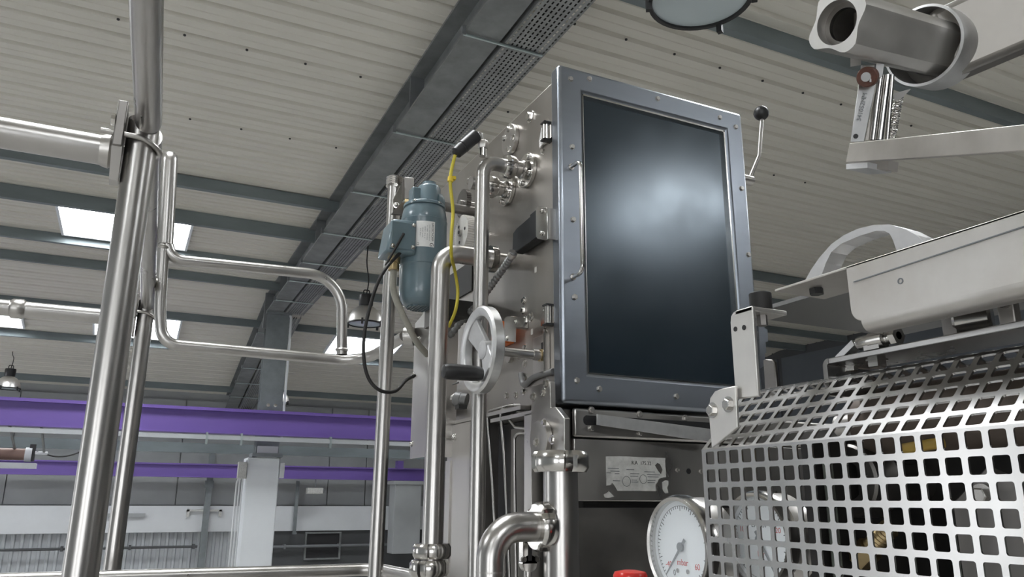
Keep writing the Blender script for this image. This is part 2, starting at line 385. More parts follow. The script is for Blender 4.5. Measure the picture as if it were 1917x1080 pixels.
# ---- steelwork
def ibeam(b, h, tf, tw):
    return [(-b / 2, 0), (b / 2, 0), (b / 2, tf), (tw / 2, tf), (tw / 2, h - tf), (b / 2, h - tf), (b / 2, h), (-b / 2, h), (-b / 2, h - tf),
            (-tw / 2, h - tf), (-tw / 2, tf), (-b / 2, tf)]
K = 0.014
def rx(y): return 1.93 + K * (y - 4)
t = thing('roof_beam', (rx(4), 4, 4.84), 'galvanised steel roof beam running away above the cabinet', 'beam', kind='structure')
part('beam_span', MB().extrude([(-p, q) for p, q in ibeam(0.27, 0.36, 0.022, 0.014)], (rx(-10.9), -10.9, 4.84), (rx(14), 14, 4.84)), 'galvanised', t)
for y in (2.0, 5.8, 9.75, 12.6):
    part('stiffener', MB().box((rx(y) - 0.13, y - 0.008, 4.862), (rx(y) + 0.13, y + 0.008, 5.178)), 'galvanised_web', t)
t = thing('roof_beam', (rx(14), 14, 4.84), 'sloping galvanised roof beam falling behind the steel column', 'beam', kind='structure')
part('beam_span', MB().extrude([(-p, q) for p, q in ibeam(0.27, 0.36, 0.022, 0.014)], (rx(14), 14.0, 4.84), (rx(19.98), 19.98, 4.84 - SL * 5.98)), 'galvanised', t)
part('end_plate', MB().box((rx(14) - 0.17, 13.93, 4.55), (rx(14) + 0.17, 13.99, 5.19)), 'galvanised_web', t)
# perforated cable trays hung beside the beams
def tray(y0, y1, zf, label, rods):
    xa, xb = 0.17, 0.50
    t = thing('cable_tray', (rx(y0) + xa, y0, zf(y0)), label, 'cable tray')
    mb = MB(); rows = 9; pw = (xb - xa) / rows; L = 0.046; y = y0; sx = 0.34
    while y < y1:
        ye = min(y + L, y1); yh = y + (ye - y) * 0.62
        for r in range(rows):
            a = xa + r * pw; b = a + pw * (1 - sx) / 2; c = b + pw * sx; d = a + pw; off = 0
            def q(x, yy): return (rx(yy) + x, yy, zf(yy))
            mb.add([q(a, y), q(b, y), q(b, ye), q(a, ye)], [(0, 1, 2, 3)]); mb.add([q(c, y), q(d, y), q(d, ye), q(c, ye)], [(0, 1, 2, 3)])
            mb.add([q(b, yh), q(c, yh), q(c, ye), q(b, ye)], [(0, 1, 2, 3)])
        y = ye
    part('tray_floor', mb, 'tray_steel', t, smooth=False)
    sd = MB()
    for x in (xa, xb):
        sd.hexa([(rx(y0) + x - 0.002, y0, zf(y0)), (rx(y0) + x + 0.002, y0, zf(y0)), (rx(y1) + x + 0.002, y1, zf(y1)), (rx(y1) + x - 0.002, y1, zf(y1)),
                 (rx(y0) + x - 0.002, y0, zf(y0) + 0.06), (rx(y0) + x + 0.002, y0, zf(y0) + 0.06), (rx(y1) + x + 0.002, y1, zf(y1) + 0.06), (rx(y1) + x - 0.002, y1, zf(y1) + 0.06)])
    part('tray_side', sd, 'tray_steel', t, smooth=False)
    cb = MB()
    for k in range(6):
        x = xa + 0.06 + 0.04 * k
        cb.tube([(rx(y0) + x, y0 + 0.05, zf(y0) + 0.02), (rx(y1) + x, y1 - 0.05, zf(y1) + 0.02)], 0.013, 6)
    part('cable', cb, 'black_rubber', t)['kind'] = 'stuff'
    for y in rods:
        part('hanger_rod', MB().cyl((rx(y) - 0.15, y, zf(y) - 0.012), (rx(y) + xb - 0.02, y, zf(y) - 0.012), 0.010, n=8), 'zinc_rod', t)
        part('beam_clamp', MB().box((rx(y) - 0.165, y - 0.015, zf(y) - 0.02), (rx(y) - 0.135, y + 0.015, zf(y) + 0.05)), 'galvanised_web', t)
RODS = [on_z(870, 62, 4.83).y, on_z(742, 246, 4.83).y, on_z(664, 358, 4.83).y, on_z(608, 435, 4.83).y, on_z(570, 490, 4.83).y, 11.6, 12.9]
tray(-4.0, 13.9, lambda y: 4.832, 'long perforated cable tray slung beside the main roof beam', RODS)
tray(14.1, 19.9, lambda y: 4.832 - SL * (y - 14), 'far sloping cable tray beside the roof beam behind the column', [14.9, 15.9, 16.9, 17.9, 18.9])
# purlins, Z-section rails carrying the roof sheet
PUR = [(-5.75, 'purlin rail ahead of the front roof lights'), (-3.95, 'purlin rail after the front roof lights'),
       (3.9, 'broad purlin rail under the roof behind the near bell lamp'), (9.0, 'purlin rail nearest the camera left of the roof beam'),
       (10.2, 'purlin rail along the near edge of the left roof light'), (11.95, 'purlin rail along the far edge of the left roof light'),
       (13.15, 'purlin rail close to the steel column head'), (15.25, 'purlin rail just above the far row of roof lights'),
       (16.8, 'purlin rail just below the far row of roof lights'), (19.35, 'purlin rail next to the back wall eaves')]
for i, (y, lab) in enumerate(PUR):
    z = zr(y); h = 0.17 if 10 < y < 11 else 0.135
    pr = [(0, 0), (0.075, 0), (0.075, -0.018), (0.07, -0.018), (0.07, -0.006), (0.006, -0.006), (0.006, -h + 0.006), (0.075, -h + 0.006), (0.075, -h), (0, -h)]
    vs = [(XL, y + a, z + b - 0.003) for a, b in pr] + [(XR, y + a, z + b - 0.003) for a, b in pr]; n = len(pr)
    mb = MB().add(vs, [(k, (k + 1) % n, (k + 1) % n + n, k + n) for k in range(n)])
    so = solo('purlin', mb, 'purlin_steel', lab, 'purlin', 'purlins under the roof sheet', kind='structure', smooth=False)
# steel column and its white boxed foot
t = thing('steel_column', (2.145, 14.0, 2.4), 'bare galvanised steel column above the purple crane beam', 'column', kind='structure')
part('column_shaft', MB().extrude([(-0.19, -0.12), (0.19, -0.12), (0.19, -0.105), (0.008, -0.105), (0.008, 0.105), (0.19, 0.105), (0.19, 0.12), (-0.19, 0.12),
     (-0.19, 0.105), (-0.008, 0.105), (-0.008, -0.105), (-0.19, -0.105)], (2.145, 14, 2.36), (2.145, 14, 4.83), up=(0, 1, 0)), 'column_steel', t, smooth=False)
part('base_plate', MB().box((1.9, 13.82, 2.34), (2.4, 14.18, 2.4)), 'column_steel', t)
part('conduit', MB().tube([(2.36, 13.86, 2.6), (2.36, 13.86, 4.75), (2.33, 13.86, 4.84)], 0.022, 8), 'white_band', t)
part('cap_plate', MB().box((1.93, 13.8, 4.8), (2.36, 14.2, 4.835)), 'column_steel', t)
for a in (-0.06, 0.06): bolt(t, (2.145 + a, 13.815, 3.2), (0, -1, 0), 0.02)
t = thing('boxed_column', (2.11, 14.0, ZF), 'white boxed column with cables clipped to its edge', 'column', kind='structure')
part('casing', MB().box((1.845, 13.9, ZF), (2.375, 14.4, 2.33)), 'white_paint', t, bevel=0.02)
for k in (0, 0.045, 0.09): part('cable_pipe', MB().tube([(1.80 - k, 13.95, ZF), (1.80 - k, 13.95, 2.0 - k), (1.84, 13.93, 2.28)], 0.014, 8), 'white_band', t)
part('junction_box', MB().box((1.70, 13.85, 1.98), (1.84, 13.95, 2.25)), 'old_sticker', t, bevel=0.01)
part('junction_box', MB().box((2.38, 13.9, 2.0), (2.46, 14.0, 2.25)), 'white_band', t, bevel=0.01)
part('head_block', MB().box((1.98, 13.85, 2.335), (2.32, 14.1, 2.52)), 'white_band', t, bevel=0.01)
# purple crane beams
t = thing('crane_beam', (0, 13.45, 2.66), 'large upper purple crane runway beam crossing in front of the columns', 'beam', kind='thing')
a, b = (XL + 0.1, 13.45, 2.66), (6.5, 13.45, 2.66)
part('beam_span', MB().extrude(ibeam(0.22, 0.375, 0.022, 0.012), a, b), 'purple_paint', t)
part('crane_rail', MB().box((XL + 0.1, 13.42, 3.036), (6.5, 13.48, 3.07)), 'purple_paint', t)
t = thing('conductor_rail', (0, 13.25, 2.5), 'grey conductor rail hung under the upper purple beam', 'rail')
part('rail_profile', MB().box((XL + 0.1, 13.26, 2.56), (6.5, 13.34, 2.625)), 'wall_sheet', t)
for x in [-2.4, -0.6, 1.1, 1.62, 3.05, 3.95]:
    part('rail_hanger', MB().box((x, 13.25, 2.48), (x + 0.03, 13.35, 2.665)), 'zinc_rod', t)
solo('tie_beam', MB().box((XL + 0.1, 16.2, 2.50), (6.9, 16.3, 2.68)), 'purlin_steel', 'dull grey tie beam seen just beneath the conductor rail', 'beam', kind='thing')
t = thing('crane_beam', (0, 19.3, 2.1), 'lower distant purple beam along the back wall', 'beam', kind='thing')
part('beam_span', MB().extrude(ibeam(0.2, 0.30, 0.03, 0.012), (XL + 0.1, 19.3, 2.12), (6.95, 19.3, 2.12)), 'purple_paint', t)
part('beam_stub', MB().box((6.15, 19.2, 2.42), (6.3, 19.4, 2.6)), 'purple_paint', t)
# slender wall posts
for (pxa, pya, pxb, pyb, wdt, lab) in ((398, 847, 378, 1069, 0.13, 'thin galvanised wall post left of the white boxed column'), (558, 900, 549, 1000, 0.07, 'thin galvanised drop rod right of the white boxed column')):
    A = on_y(pxa, pya, YB - 0.35); B_ = on_y(pxb, pyb, YB - 0.35); zb = ZF if wdt > 0.1 else B_.z
    tt = thing('wall_post', (A.x, A.y, zb), lab, 'post')
    part('post_profile', MB().box((A.x - wdt / 2, A.y - 0.04, zb), (A.x + wdt / 2, A.y + 0.04, A.z)), 'column_steel', tt)
    part('post_bracket', MB().box((A.x - wdt * 0.7, A.y - 0.06, 1.90 if wdt > 0.1 else 0.86), (A.x + wdt * 0.7, A.y + 0.06, 2.06 if wdt > 0.1 else 0.9)), 'column_steel', tt)
# duct box on back wall at right, wall pipes, brackets
t = thing('duct_box', (6.4, 19.4, 0.2), 'grey sheet-metal duct hanging under the purple beam by the cabinet', 'duct')
part('duct_body', MB().box((5.95, 18.7, 0.42), (6.62, 19.15, 2.08)), 'wall_panel', t, bevel=0.01)
part('duct_flange', MB().box((5.9, 18.66, 2.02), (6.66, 19.19, 2.1)), 'wall_panel', t)
for z, r, m, x0, x1, lab in ((0.58, 0.035, 'print_grey', 3.2, 6.9, 'dark horizontal pipe running in front of the small black window'),
                             (0.62, 0.028, 'dark_wall', -4.0, 1.7, 'dark horizontal pipe on the corrugated wall left of the column'),
                             (-0.02, 0.03, 'galvanised', 2.9, 6.9, 'lowest grey pipe along the dark masonry wall')):
    tt = thing('wall_pipe', (x0, YB - 0.3, z), lab, 'pipe')
    part('pipe_run', MB().tube([(x0, YB - 0.3, z), (x1, YB - 0.3, z)], r, 10), m, tt)
    k = x0 + 0.4
    while k < x1:
        part('pipe_clip', MB().box((k, YB - 0.34, z - 0.05), (k + 0.05, YB - 0.15, z + 0.05)), m, tt); k += 1.3
solo('wall_bracket', MB().box((1.75, YB - 0.3, 1.27), (1.8, YB - 0.22, 1.42)).box((1.4, YB - 0.3, 1.38), (2.15, YB - 0.22, 1.42)).box((1.4, YB - 0.3, 1.26), (1.46, YB - 0.22, 1.42)).box((2.09, YB - 0.3, 1.26), (2.15, YB - 0.22, 1.42)),
     'old_sticker', 'small forked bracket on the white band behind the wall post', 'bracket')
solo('strip_light', MB().box((-0.72, YB - 0.3, 1.26), (0.55, YB - 0.22, 1.34)), 'wall_panel', 'slim grey strip fitting on the white wall band', 'light fitting')
c = on_y(590, 919, 19.3)
t = thing('radiant_heater', (c.x, c.y, c.z - 0.1), 'small cream box hanging over the white band right of the column', 'heater')
part('heater_body', MB().box((c.x - 0.2, c.y - 0.1, c.z - 0.07), (c.x + 0.17, c.y + 0.1, c.z + 0.07)), 'old_sticker', t, bevel=0.01)
part('heater_end', MB().box((c.x + 0.17, c.y - 0.06, c.z - 0.04), (c.x + 0.23, c.y + 0.06, c.z + 0.04)), 'print_grey', t)
part('heater_hanger', MB().tube([(c.x, c.y, c.z + 0.07), (c.x, c.y, 2.135)], 0.012, 6), 'print_grey', t)
c = on_y(12, 850, 14.5)
t = thing('crane_hoist', (c.x, c.y, c.z - 0.15), 'brown and white hoist unit hanging under the purple beam', 'hoist')
part('hoist_body', MB().cyl((c.x - 0.6, c.y, c.z), (c.x + 0.25, c.y, c.z), 0.09, n=16), 'copper_brown', t)
part('hoist_plate', MB().box((c.x - 0.6, c.y - 0.15, c.z - 0.21), (c.x + 0.42, c.y + 0.15, c.z - 0.13)), 'white_paint', t)
part('hoist_motor', MB().cyl((c.x + 0.25, c.y, c.z), (c.x + 0.34, c.y, c.z), 0.11, n=12).cyl((c.x + 0.34, c.y, c.z + 0.03), (c.x + 0.55, c.y, c.z + 0.03), 0.025, n=8), 'white_band', t)
part('hoist_bracket', MB().box((c.x + 0.3, c.y - 0.04, c.z - 0.1), (c.x + 0.38, c.y + 0.04, c.z + 0.16)), 'black_plastic', t)
part('hoist_cable', MB().tube(spline([(c.x + 0.4, c.y, c.z + 0.05), (c.x + 0.7, c.y, c.z - 0.02), (c.x + 1.0, c.y - 0.2, c.z + 0.05), (c.x + 1.25, c.y - 0.5, 2.56)]), 0.012, 6), 'black_rubber', t)
part('hoist_hanger', MB().tube([(c.x + 0.5, c.y, c.z + 0.05), (c.x + 0.5, 13.45, 2.66)], 0.02, 6), 'galvanised', t)
part('hoist_hanger', MB().tube([(c.x + 0.1, c.y, c.z + 0.08), (c.x + 0.1, 13.45, 2.66)], 0.02, 6), 'galvanised', t)

# ---- bell lamps
def bell_lamp(p, R, label, top):
    p = V(p); t = thing('bell_lamp', p, label, 'lamp', 'bell-shaped hall lamps')
    s = R / 0.225
    prof = [(0.225, 0), (0.222, 0.05), (0.205, 0.11), (0.175, 0.165), (0.13, 0.21), (0.085, 0.235), (0.07, 0.24)]
    part('reflector', MB().lathe([(r * s, h * s) for r, h in prof] + [(r * s - 0.004, h * s - 0.003) for r, h in prof[::-1]] , p, Z, 40, cap=False), 'reflector', t)
    part('cover_glass', MB().lathe([(0.22 * s, 0.0), (0.22 * s, 0.004)], p, Z, 40), 'lamp_glass', t)
    part('rim', MB().ring(p - Z * 0.012 * s, Z, 0.232 * s, 0.214 * s, 0.02 * s, 40), 'black_plastic', t)
    part('ballast', MB().lathe([(0.08 * s, 0.235 * s), (0.092 * s, 0.25 * s), (0.10 * s, 0.36 * s), (0.095 * s, 0.39 * s), (0.05 * s, 0.40 * s)], p, Z, 20), 'black_plastic', t)
    for a in (0.5, 2.6, 4.3, 5.6):
        c = p + V((math.cos(a), math.sin(a), 0)) * 0.23 * s
        part('clip', MB().bar(c - Z * 0.05 * s, c + Z * 0.03 * s, (math.cos(a), math.sin(a), 0), 0.013 * s, 0.012 * s), 'black_plastic', t)
    part('cable', MB().tube(spline([p + Z * 0.4 * s, p + V((0.02, 0, 0.6 * s)), V((p.x - 0.02, p.y, (top + p.z) / 2 + 0.2)), V((p.x, p.y, top))], 4), 0.008, 6), 'black_rubber', t)
    part('hook', MB().tube(fillet([p + V((-0.04 * s, 0, 0.39 * s)), p + V((-0.04 * s, 0, 0.46 * s)), p + V((0.04 * s, 0, 0.46 * s)), p + V((0.04 * s, 0, 0.39 * s))], 0.02), 0.008, 6), 'black_plastic', t)
bell_lamp(deep(1311, -3, 3.55), 0.228, 'large bell lamp cut off by the top edge above the cabinet', 5.2)
bell_lamp(deep(683, 606, 10.2), 0.222, 'silver bell lamp hanging behind the motor and black cable loop', 5.2)
bell_lamp(deep(14, 727, 15.3), 0.222, 'small silver bell lamp at the far left above the purple beam', zr(16.5))
bell_lamp(deep(520, 754, 16.2), 0.225, 'bell lamp half hidden behind the steel column', zr(15.2))

# ================================================================== THE TUBE CANOPY AND RAILS ON THE LEFT
t = thing('tube_canopy', (-0.033, 1.172, ZF), 'tall stainless tube canopy frame with two posts and clamped crossbars', 'tube frame')
for (x, y) in ((-0.033, 1.172), (0.004, 2.351)):
    part('post', MB().cyl((x, y, ZF), (x, y, 2.184), 0.0212, n=32), 'steel_tube', t)
    part('foot_plate', MB().cyl((x, y, ZF), (x, y, ZF + 0.012), 0.06, n=24), 'steel_satin', t)
    zc = 2.128
    c = part('crossbar', MB().cyl((x - 0.034, y, zc), (x - 1.2, y, zc), 0.0212, n=32), 'steel_tube', t)
    part('weld_collar', MB().lathe([(0.0215, 0), (0.0245, 0.004), (0.0235, 0.010), (0.0213, 0.016)], (x - 0.035, y, zc), (-1, 0, 0), 28, cap=False), 'steel_satin', c)
    if y > 2: part('weld_collar', MB().lathe([(0.0215, 0), (0.026, 0.006), (0.026, 0.03), (0.0213, 0.036)], (x - 0.285, y, zc), (-1, 0, 0), 28, cap=False), 'steel_satin', c)
    pl = part('clamp_plate', MB().box((x - 0.036, y - 0.032, 2.126), (x - 0.0225, y + 0.032, 2.196)), 'steel_dark', t, bevel=0.002)
    part('clamp_tab', MB().hexa([(x - 0.034, y - 0.012, 2.082), (x - 0.0225, y - 0.012, 2.082), (x - 0.0225, y + 0.012, 2.082), (x - 0.034, y + 0.012, 2.082),
                                 (x - 0.036, y - 0.03, 2.128), (x - 0.0225, y - 0.03, 2.128), (x - 0.0225, y + 0.03, 2.128), (x - 0.036, y + 0.03, 2.128)]), 'steel_satin', t)
    r = 0.0255; zu = 2.147
    U = [(x - 0.052, y - r, zu)] + [(x + r * math.cos(a), y + r * math.sin(a), zu - 0.010 * math.cos(a)) for a in [math.radians(-90 + 12 * k) for k in range(16)]] + [(x - 0.052, y + r, zu)]
    part('u_bolt', MB().tube(U, 0.004, 12), 'steel_satin', t)
    for sgn in (-1, 1): bolt(t, (x - 0.036, y + sgn * r, zu + 0.018), (-1, 0, 0), 0.0075, 'hex')
part('top_tube', MB().cyl((-0.099, -0.8, 2.168), (-0.0268, 1.136, 2.168), 0.0176, n=32), 'steel_tube', t)
part('tube_spigot', MB().cyl((-0.0268, 1.13, 2.170), (-0.0262, 1.165, 2.170), 0.013, n=20), 'steel_dark', t)
part('top_tube', MB().cyl((-0.0245, 1.195, 2.172), (0.0075, 2.372, 2.172), 0.0180, n=32), 'steel_tube', t)

t = thing('guard_rail', (0.05, 2.1, 1.99), 'bent stainless guard rail loop reaching from the posts towards the motor', 'guard rail')
R_ = 0.0155
end = V((0.60, 1.862, 2.05))
low = fillet([on_y(307, 440, 2.1), on_y(299, 580, 2.1), V((0.05, 2.1, 2.022)), V((0.56, 2.1, 2.018)), end], [0.5, 0.045, 0.10], 8)
part('lower_rail', MB().tube(low, R_ * 0.93, 20), 'steel_tube', t)
part('upright', MB().tube(fillet([on_y(314, 292, 2.1) + V((0.006, 0.06, 0.004)), on_y(314, 292, 2.1) + V((0.006, 0, 0)), on_y(309, 458, 2.1)], 0.02), 0.0195, 20), 'steel_tube', t)
up = fillet([on_y(311, 448, 2.1), on_y(322, 486, 2.1), on_y(641, 518, 2.1), on_y(640, 664, 2.1)], [0.05, 0.10], 12)
part('upper_rail', MB().tube(up, R_ * 0.93, 20), 'steel_tube', t)
part('weld_seam', MB().lathe([(R_, 0), (R_ * 1.16, 0.004), (R_, 0.008)], on_y(640, 652, 2.1), (0, 0, -1), 20, cap=False), 'steel_satin', t)
part('weld_seam', MB().lathe([(R_, 0), (R_ * 1.14, 0.004), (R_, 0.008)], on_y(308, 462, 2.1), (0, 0, -1), 20, cap=False), 'steel_satin', t)
part('end_flange', MB().cyl(end, end + V((0.02, -0.012, 0)), 0.024, n=20), 'steel_satin', t)
t = thing('foot_rail', (0.0, 2.1, 1.46), 'low horizontal stainless rail along the bottom edge of the view', 'guard rail')
part('rail_tube', MB().tube(fillet([(-0.30, 2.1, 1.478), (0.63, 2.1, 1.475), (0.655, 1.80, 1.475)], 0.06), R_, 20), 'steel_tube', t)
part('rail_leg', MB().cyl((-0.28, 2.1, ZF), (-0.28, 2.1, 1.478), R_, n=16), 'steel_tube', t)

# ================================================================== THE MACHINE CABINET
SX = 0.72
def S(x, y, off=0.0): return on_x(x, y, SX - off)
FY = 1.25
cab = thing('machine_cabinet', (0.95, 1.65, 1.83), 'stainless machine cabinet with a dark viewing window in its door', 'cabinet')
body = part('body', MB().box((SX, 1.287, 1.832), (1.188, 2.08, 2.508)), 'steel_side', cab, bevel=0.004)
dx0, dx1, dz0, dz1 = 0.709, 1.197, 1.824, 2.523
gx0, gx1, gz0, gz1 = 0.768, 1.146, 1.883, 2.470
mb = MB()
O = [(dx0, dz0), (dx1, dz0), (dx1, dz1), (dx0, dz1)]; I = [(gx0, gz0), (gx1, gz0), (gx1, gz1), (gx0, gz1)]
vs = [(a, FY, b) for a, b in O] + [(a, FY, b) for a, b in I] + [(a, FY + 0.036, b) for a, b in O] + [(a, FY + 0.036, b) for a, b in I]
fs = []
for k in range(4):
    j = (k + 1) % 4
    fs += [(k, j, 4 + j, 4 + k), (8 + k, 12 + k, 12 + j, 8 + j), (k, 8 + k, 8 + j, j), (4 + k, 4 + j, 12 + j, 12 + k)]
door = part('door', mb.add(vs, fs), 'steel_door', cab, bevel=0.007)
part('window_pane', MB().box((gx0 - 0.004, FY + 0.012, gz0 - 0.004), (gx1 + 0.004, FY + 0.024, gz1 + 0.004)), 'window_acrylic', door, label='dark glossy acrylic viewing pane')
mb = MB(); tt_ = 0.0035
for a, b, c, d in ((gx0, gx1, gz1 - tt_, gz1), (gx1 - tt_, gx1, gz0, gz1), (gx0, gx1, gz0, gz0 + tt_ * 0.5), (gx0, gx0 + tt_ * 0.5, gz0, gz1)):
    mb.box((a, FY + 0.004, c), (b, FY + 0.014, d))
part('pane_seal', mb, 'steel_polished', door)
for p in ((1068, 148), (1103, 148), (1231, 185), (1347, 220), (1377, 238), (1071, 275), (1073, 411), (1076, 556), (1080, 712), (1122, 728), (1266, 742), (1388, 353), (1401, 477), (1414, 606)):
    bolt(door, on_y(p[0], p[1], FY), (0, -1, 0), 0.0052, 'hex', 'steel_satin')
h0, h1 = on_y(1068, 313, FY), on_y(1072, 519, FY); h1.x = h0.x = (h0.x + h1.x) / 2
hd = part('handle', MB().tube(fillet([h0, h0 - Y * 0.038, h1 - Y * 0.038, h1], 0.016, 8), 0.0042, 16), 'steel_polished', door)
for h in (h0, h1): part('handle_foot', MB().cyl(h, h - Y * 0.004, 0.0065, n=16), 'steel_polished', hd)
# side latches
for (x, y) in ((1022, 262), (1026, 598)):
    c = S(x, y); la = part('latch', MB().hexa([c + V(q) for q in ((-0.010, -0.022, -0.010), (0, -0.022, -0.010), (0, 0.02, -0.013), (-0.006, 0.02, -0.013),
                                                            (-0.026, -0.026, 0.013), (0, -0.026, 0.013), (0, 0.02, 0.006), (-0.006, 0.02, 0.006))]), 'steel_polished', cab, bevel=0.002)
    part('latch_roller', MB().cyl(c + V((-0.016, -0.030, -0.017)), c + V((-0.016, -0.030, 0.019)), 0.008, n=16, ch=0.001), 'steel_polished', la)
    part('latch_cap', MB().box(c + V((-0.026, -0.042, 0.018)), c + V((-0.004, -0.024, 0.021))), 'black_plastic', la)
    part('latch_cap', MB().box(c + V((-0.026, -0.040, -0.020)), c + V((-0.004, -0.024, -0.017))), 'black_plastic', la)
    part('latch_keeper', MB().box(c + V((-0.012, -0.046, -0.016)), c + V((-0.004, -0.038, 0.018))), 'steel_polished', la)
    bolt(la, c + V((0, 0.012, -0.022)), (-1, 0, 0), 0.006, 'hexw')
bolt(cab, S(993, 219), (-1, 0, 0), 0.010, 'hexw'); bolt(cab, S(880, 340), (-1, 0, 0), 0.009, 'hexw')
for p in ((980, 581), (981, 563), (983, 651), (983, 681), (984, 711), (966, 740), (980, 733), (949, 741), (972, 666)): bolt(cab, S(*p), (-1, 0, 0), 0.0058, 'hexw')
for p in ((1003, 505), (996, 621)): part('label_tab', MB().box(S(*p) + V((-0.0006, -0.004, -0.006)), S(*p) + V((0.001, 0.004, 0.006))), 'white_plastic', cab)
# blank flange with four bolts
c = S(959, 263); bf = part('blank_flange', MB().cyl(c, c - X * 0.010, 0.037, n=40, ch=0.001), 'steel_satin', cab)
for a in (0.5, 1.6, 3.4, 4.6): bolt(bf, c + V((-0.010, 0.026 * math.cos(a), 0.026 * math.sin(a))), (-1, 0, 0), 0.0058, 'hexw')
# guide plate, its slot and ledge along the foot of the side
g0, g1 = S(1004, 634), S(1029, 700)
gp = part('guide_plate', MB().box((SX - 0.008, g1.y, g1.z + 0.002), (SX, g0.y, g0.z)), 'steel_satin', cab, bevel=0.001)
part('guide_edge', MB().box((SX - 0.014, g1.y - 0.003, g1.z), (SX - 0.001, g1.y, g0.z)), 'steel_polished', gp)
q = S(1022, 655); part('guide_slot', MB().box((SX - 0.0087, q.y - 0.004, q.z - 0.012), (SX - 0.007, q.y + 0.004, q.z + 0.014)), 'black_plastic', gp)
part('foot_ledge', MB().box((SX - 0.022, 1.40, 1.826), (SX, 2.05, 1.834)), 'steel_satin', cab)
part('lug', MB().lathe([(0.013, 0), (0.013, 0.008)], S(957, 668), (-1, 0, 0), 24), 'steel_satin', cab)
part('side_arm', MB().tube(spline([S(975, 700, 0.004), S(981, 720, 0.006), S(1000, 706, 0.006), S(1036, 695, 0.006)]), 0.006, 10), 'conduit_grey', cab)
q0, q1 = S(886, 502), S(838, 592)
part('dark_panel', MB().box((SX - 0.004, q0.y, q1.z + 0.03), (SX - 0.0005, q1.y, q0.z + 0.02)), 'shade_black', cab)  # flat near-black panel standing in for a dark opening
# orange key switch with its steel bracket
c = S(955, 625)
t = thing('interlock_switch', c, 'orange interlock switch behind a small steel bracket plate', 'switch')
part('switch_body', MB().box(c + V((-0.034, -0.022, -0.025)), c + V((0, 0.026, 0.022))), 'orange_plastic', t, bevel=0.002)
part('switch_face', MB().box(c + V((-0.036, -0.016, -0.016)), c + V((-0.034, 0.012, 0.010))), 'black_plastic', t)
bp = S(958, 618, 0.042)
part('bracket_plate', MB().prism([S(944, 596, .042), S(949, 592, .042), S(982, 594, .042), S(980, 612, .042), S(964, 613, .042), S(963, 640, .042), S(944, 638, .042)], (0.003, 0, 0)), 'steel_satin', t)
for p in ((966, 603), (950, 633)): bolt(t, S(p[0], p[1], .042), (-1, 0, 0), 0.004, 'dome')
part('bracket_arm', MB().box(S(984, 607) + V((-0.04, -0.012, -0.011)), S(984, 607) + V((0, 0.004, 0.011))), 'steel_satin', t, bevel=0.001)
for p in ((984, 600), (994, 594)): bolt(t, S(p[0], p[1], .034), (-1, 0, 0), 0.007, 'hexw')

# lever with ball knob on the far side of the door
t = thing('ball_lever', on_y(1404, 340, 1.31), 'black ball knob on a cranked steel lever at the cabinet edge', 'lever')
L0, L1, L2 = on_y(1402, 338, 1.31), on_y(1421, 292, 1.31), on_y(1426, 222, 1.31)
part('lever_rod', MB().tube(fillet([L0, L1, L2], 0.02), 0.0048, 14), 'steel_tube', t)
bl = part('ball_knob', MB().lathe([(0.0005, -0.018)] + [(0.0185 * math.sin(a), -0.0185 * math.cos(a)) for a in [math.pi * k / 14 for k in range(1, 14)]] + [(0.0005, 0.0185)], on_y(1425, 212, 1.31), Z, 28), 'black_plastic', t, ang=80)
part('seam', MB().ring(on_y(1425, 212, 1.31) - Z * 0.0008, Z, 0.0188, 0.0175, 0.0016, 28), 'black_plastic', bl)
part('lever_boss', MB().cyl((1.188, L0.y, L0.z), (L0.x + 0.008, L0.y, L0.z), 0.012, n=18), 'steel_satin', t)
part('lever_catch', MB().cyl((1.188, 1.31, on_y(1405, 357, 1.31).z), (1.188 + 0.022, 1.31, on_y(1405, 357, 1.31).z), 0.01, n=14), 'black_plastic', t)

# ---- machine base under the cabinet
BY = 1.272
bx0 = on_y(1070, 800, BY).x
base = thing('machine_pedestal', (1.0, 1.6, ZF), 'dark stainless machine pedestal below the cabinet with a worn sticker', 'machine')
zt, zs, zm = 1.818, on_y(1080, 818, BY).z, on_y(1090, 938, BY).z
part('core', MB().box((0.775, BY + 0.02, ZF), (1.45, 2.05, zt)), 'shade_black', base)  # shade of the open side painted as a near-black block
part('front_panel', MB().box((bx0 + 0.004, BY, zm), (1.45, BY + 0.02, zs - 0.002)), 'steel_satin', base, bevel=0.002)
part('kick_panel', MB().box((bx0 + 0.004, BY + 0.006, ZF), (1.45, BY + 0.02, zm - 0.012)), 'steel_dark', base)
part('corner_post', MB().box((bx0 - 0.016, BY + 0.006, ZF), (bx0 + 0.004, BY + 0.06, zt)), 'steel_dark', base, bevel=0.003)
ts = part('top_strip', MB().box((bx0, BY - 0.010, zs), (1.45, BY, zt)), 'steel_satin', base, bevel=0.004)
for p in ((1107, 768), (1107, 802), (1197, 776), (1283, 783), (1198, 811)): bolt(ts, on_y(p[0], p[1], BY - 0.010), (0, -1, 0), 0.0052, 'hexw', 'steel_satin')
a, b = on_y(1092, 786, BY - 0.011), on_y(1335, 800, BY - 0.011)
slot = [a + V((0.006, 0, 0.009)), a + V((0.001, 0, 0.005)), a + V((0.0, 0, 0)), a + V((0.001, 0, -0.005)), a + V((0.006, 0, -0.009)), V((b.x, a.y, a.z - 0.009)), V((b.x, a.y, a.z + 0.009))]
part('slot', MB().prism(slot, (0, 0.006, 0)), 'black_plastic', ts)  # black inset painted in for the dark inside of the slot
q = on_y(1289, 882, BY); part('hole_disc', MB().cyl(q - Y * 0.0006, q + Y * 0.004, 0.0055, n=20), 'black_plastic', base)  # black disc in place of a bored hole, its dark inside painted
for p in ((1268, 880), (1312, 883)): bolt(base, on_y(p[0], p[1], BY), (0, -1, 0), 0.0045, 'sock', 'steel_satin')
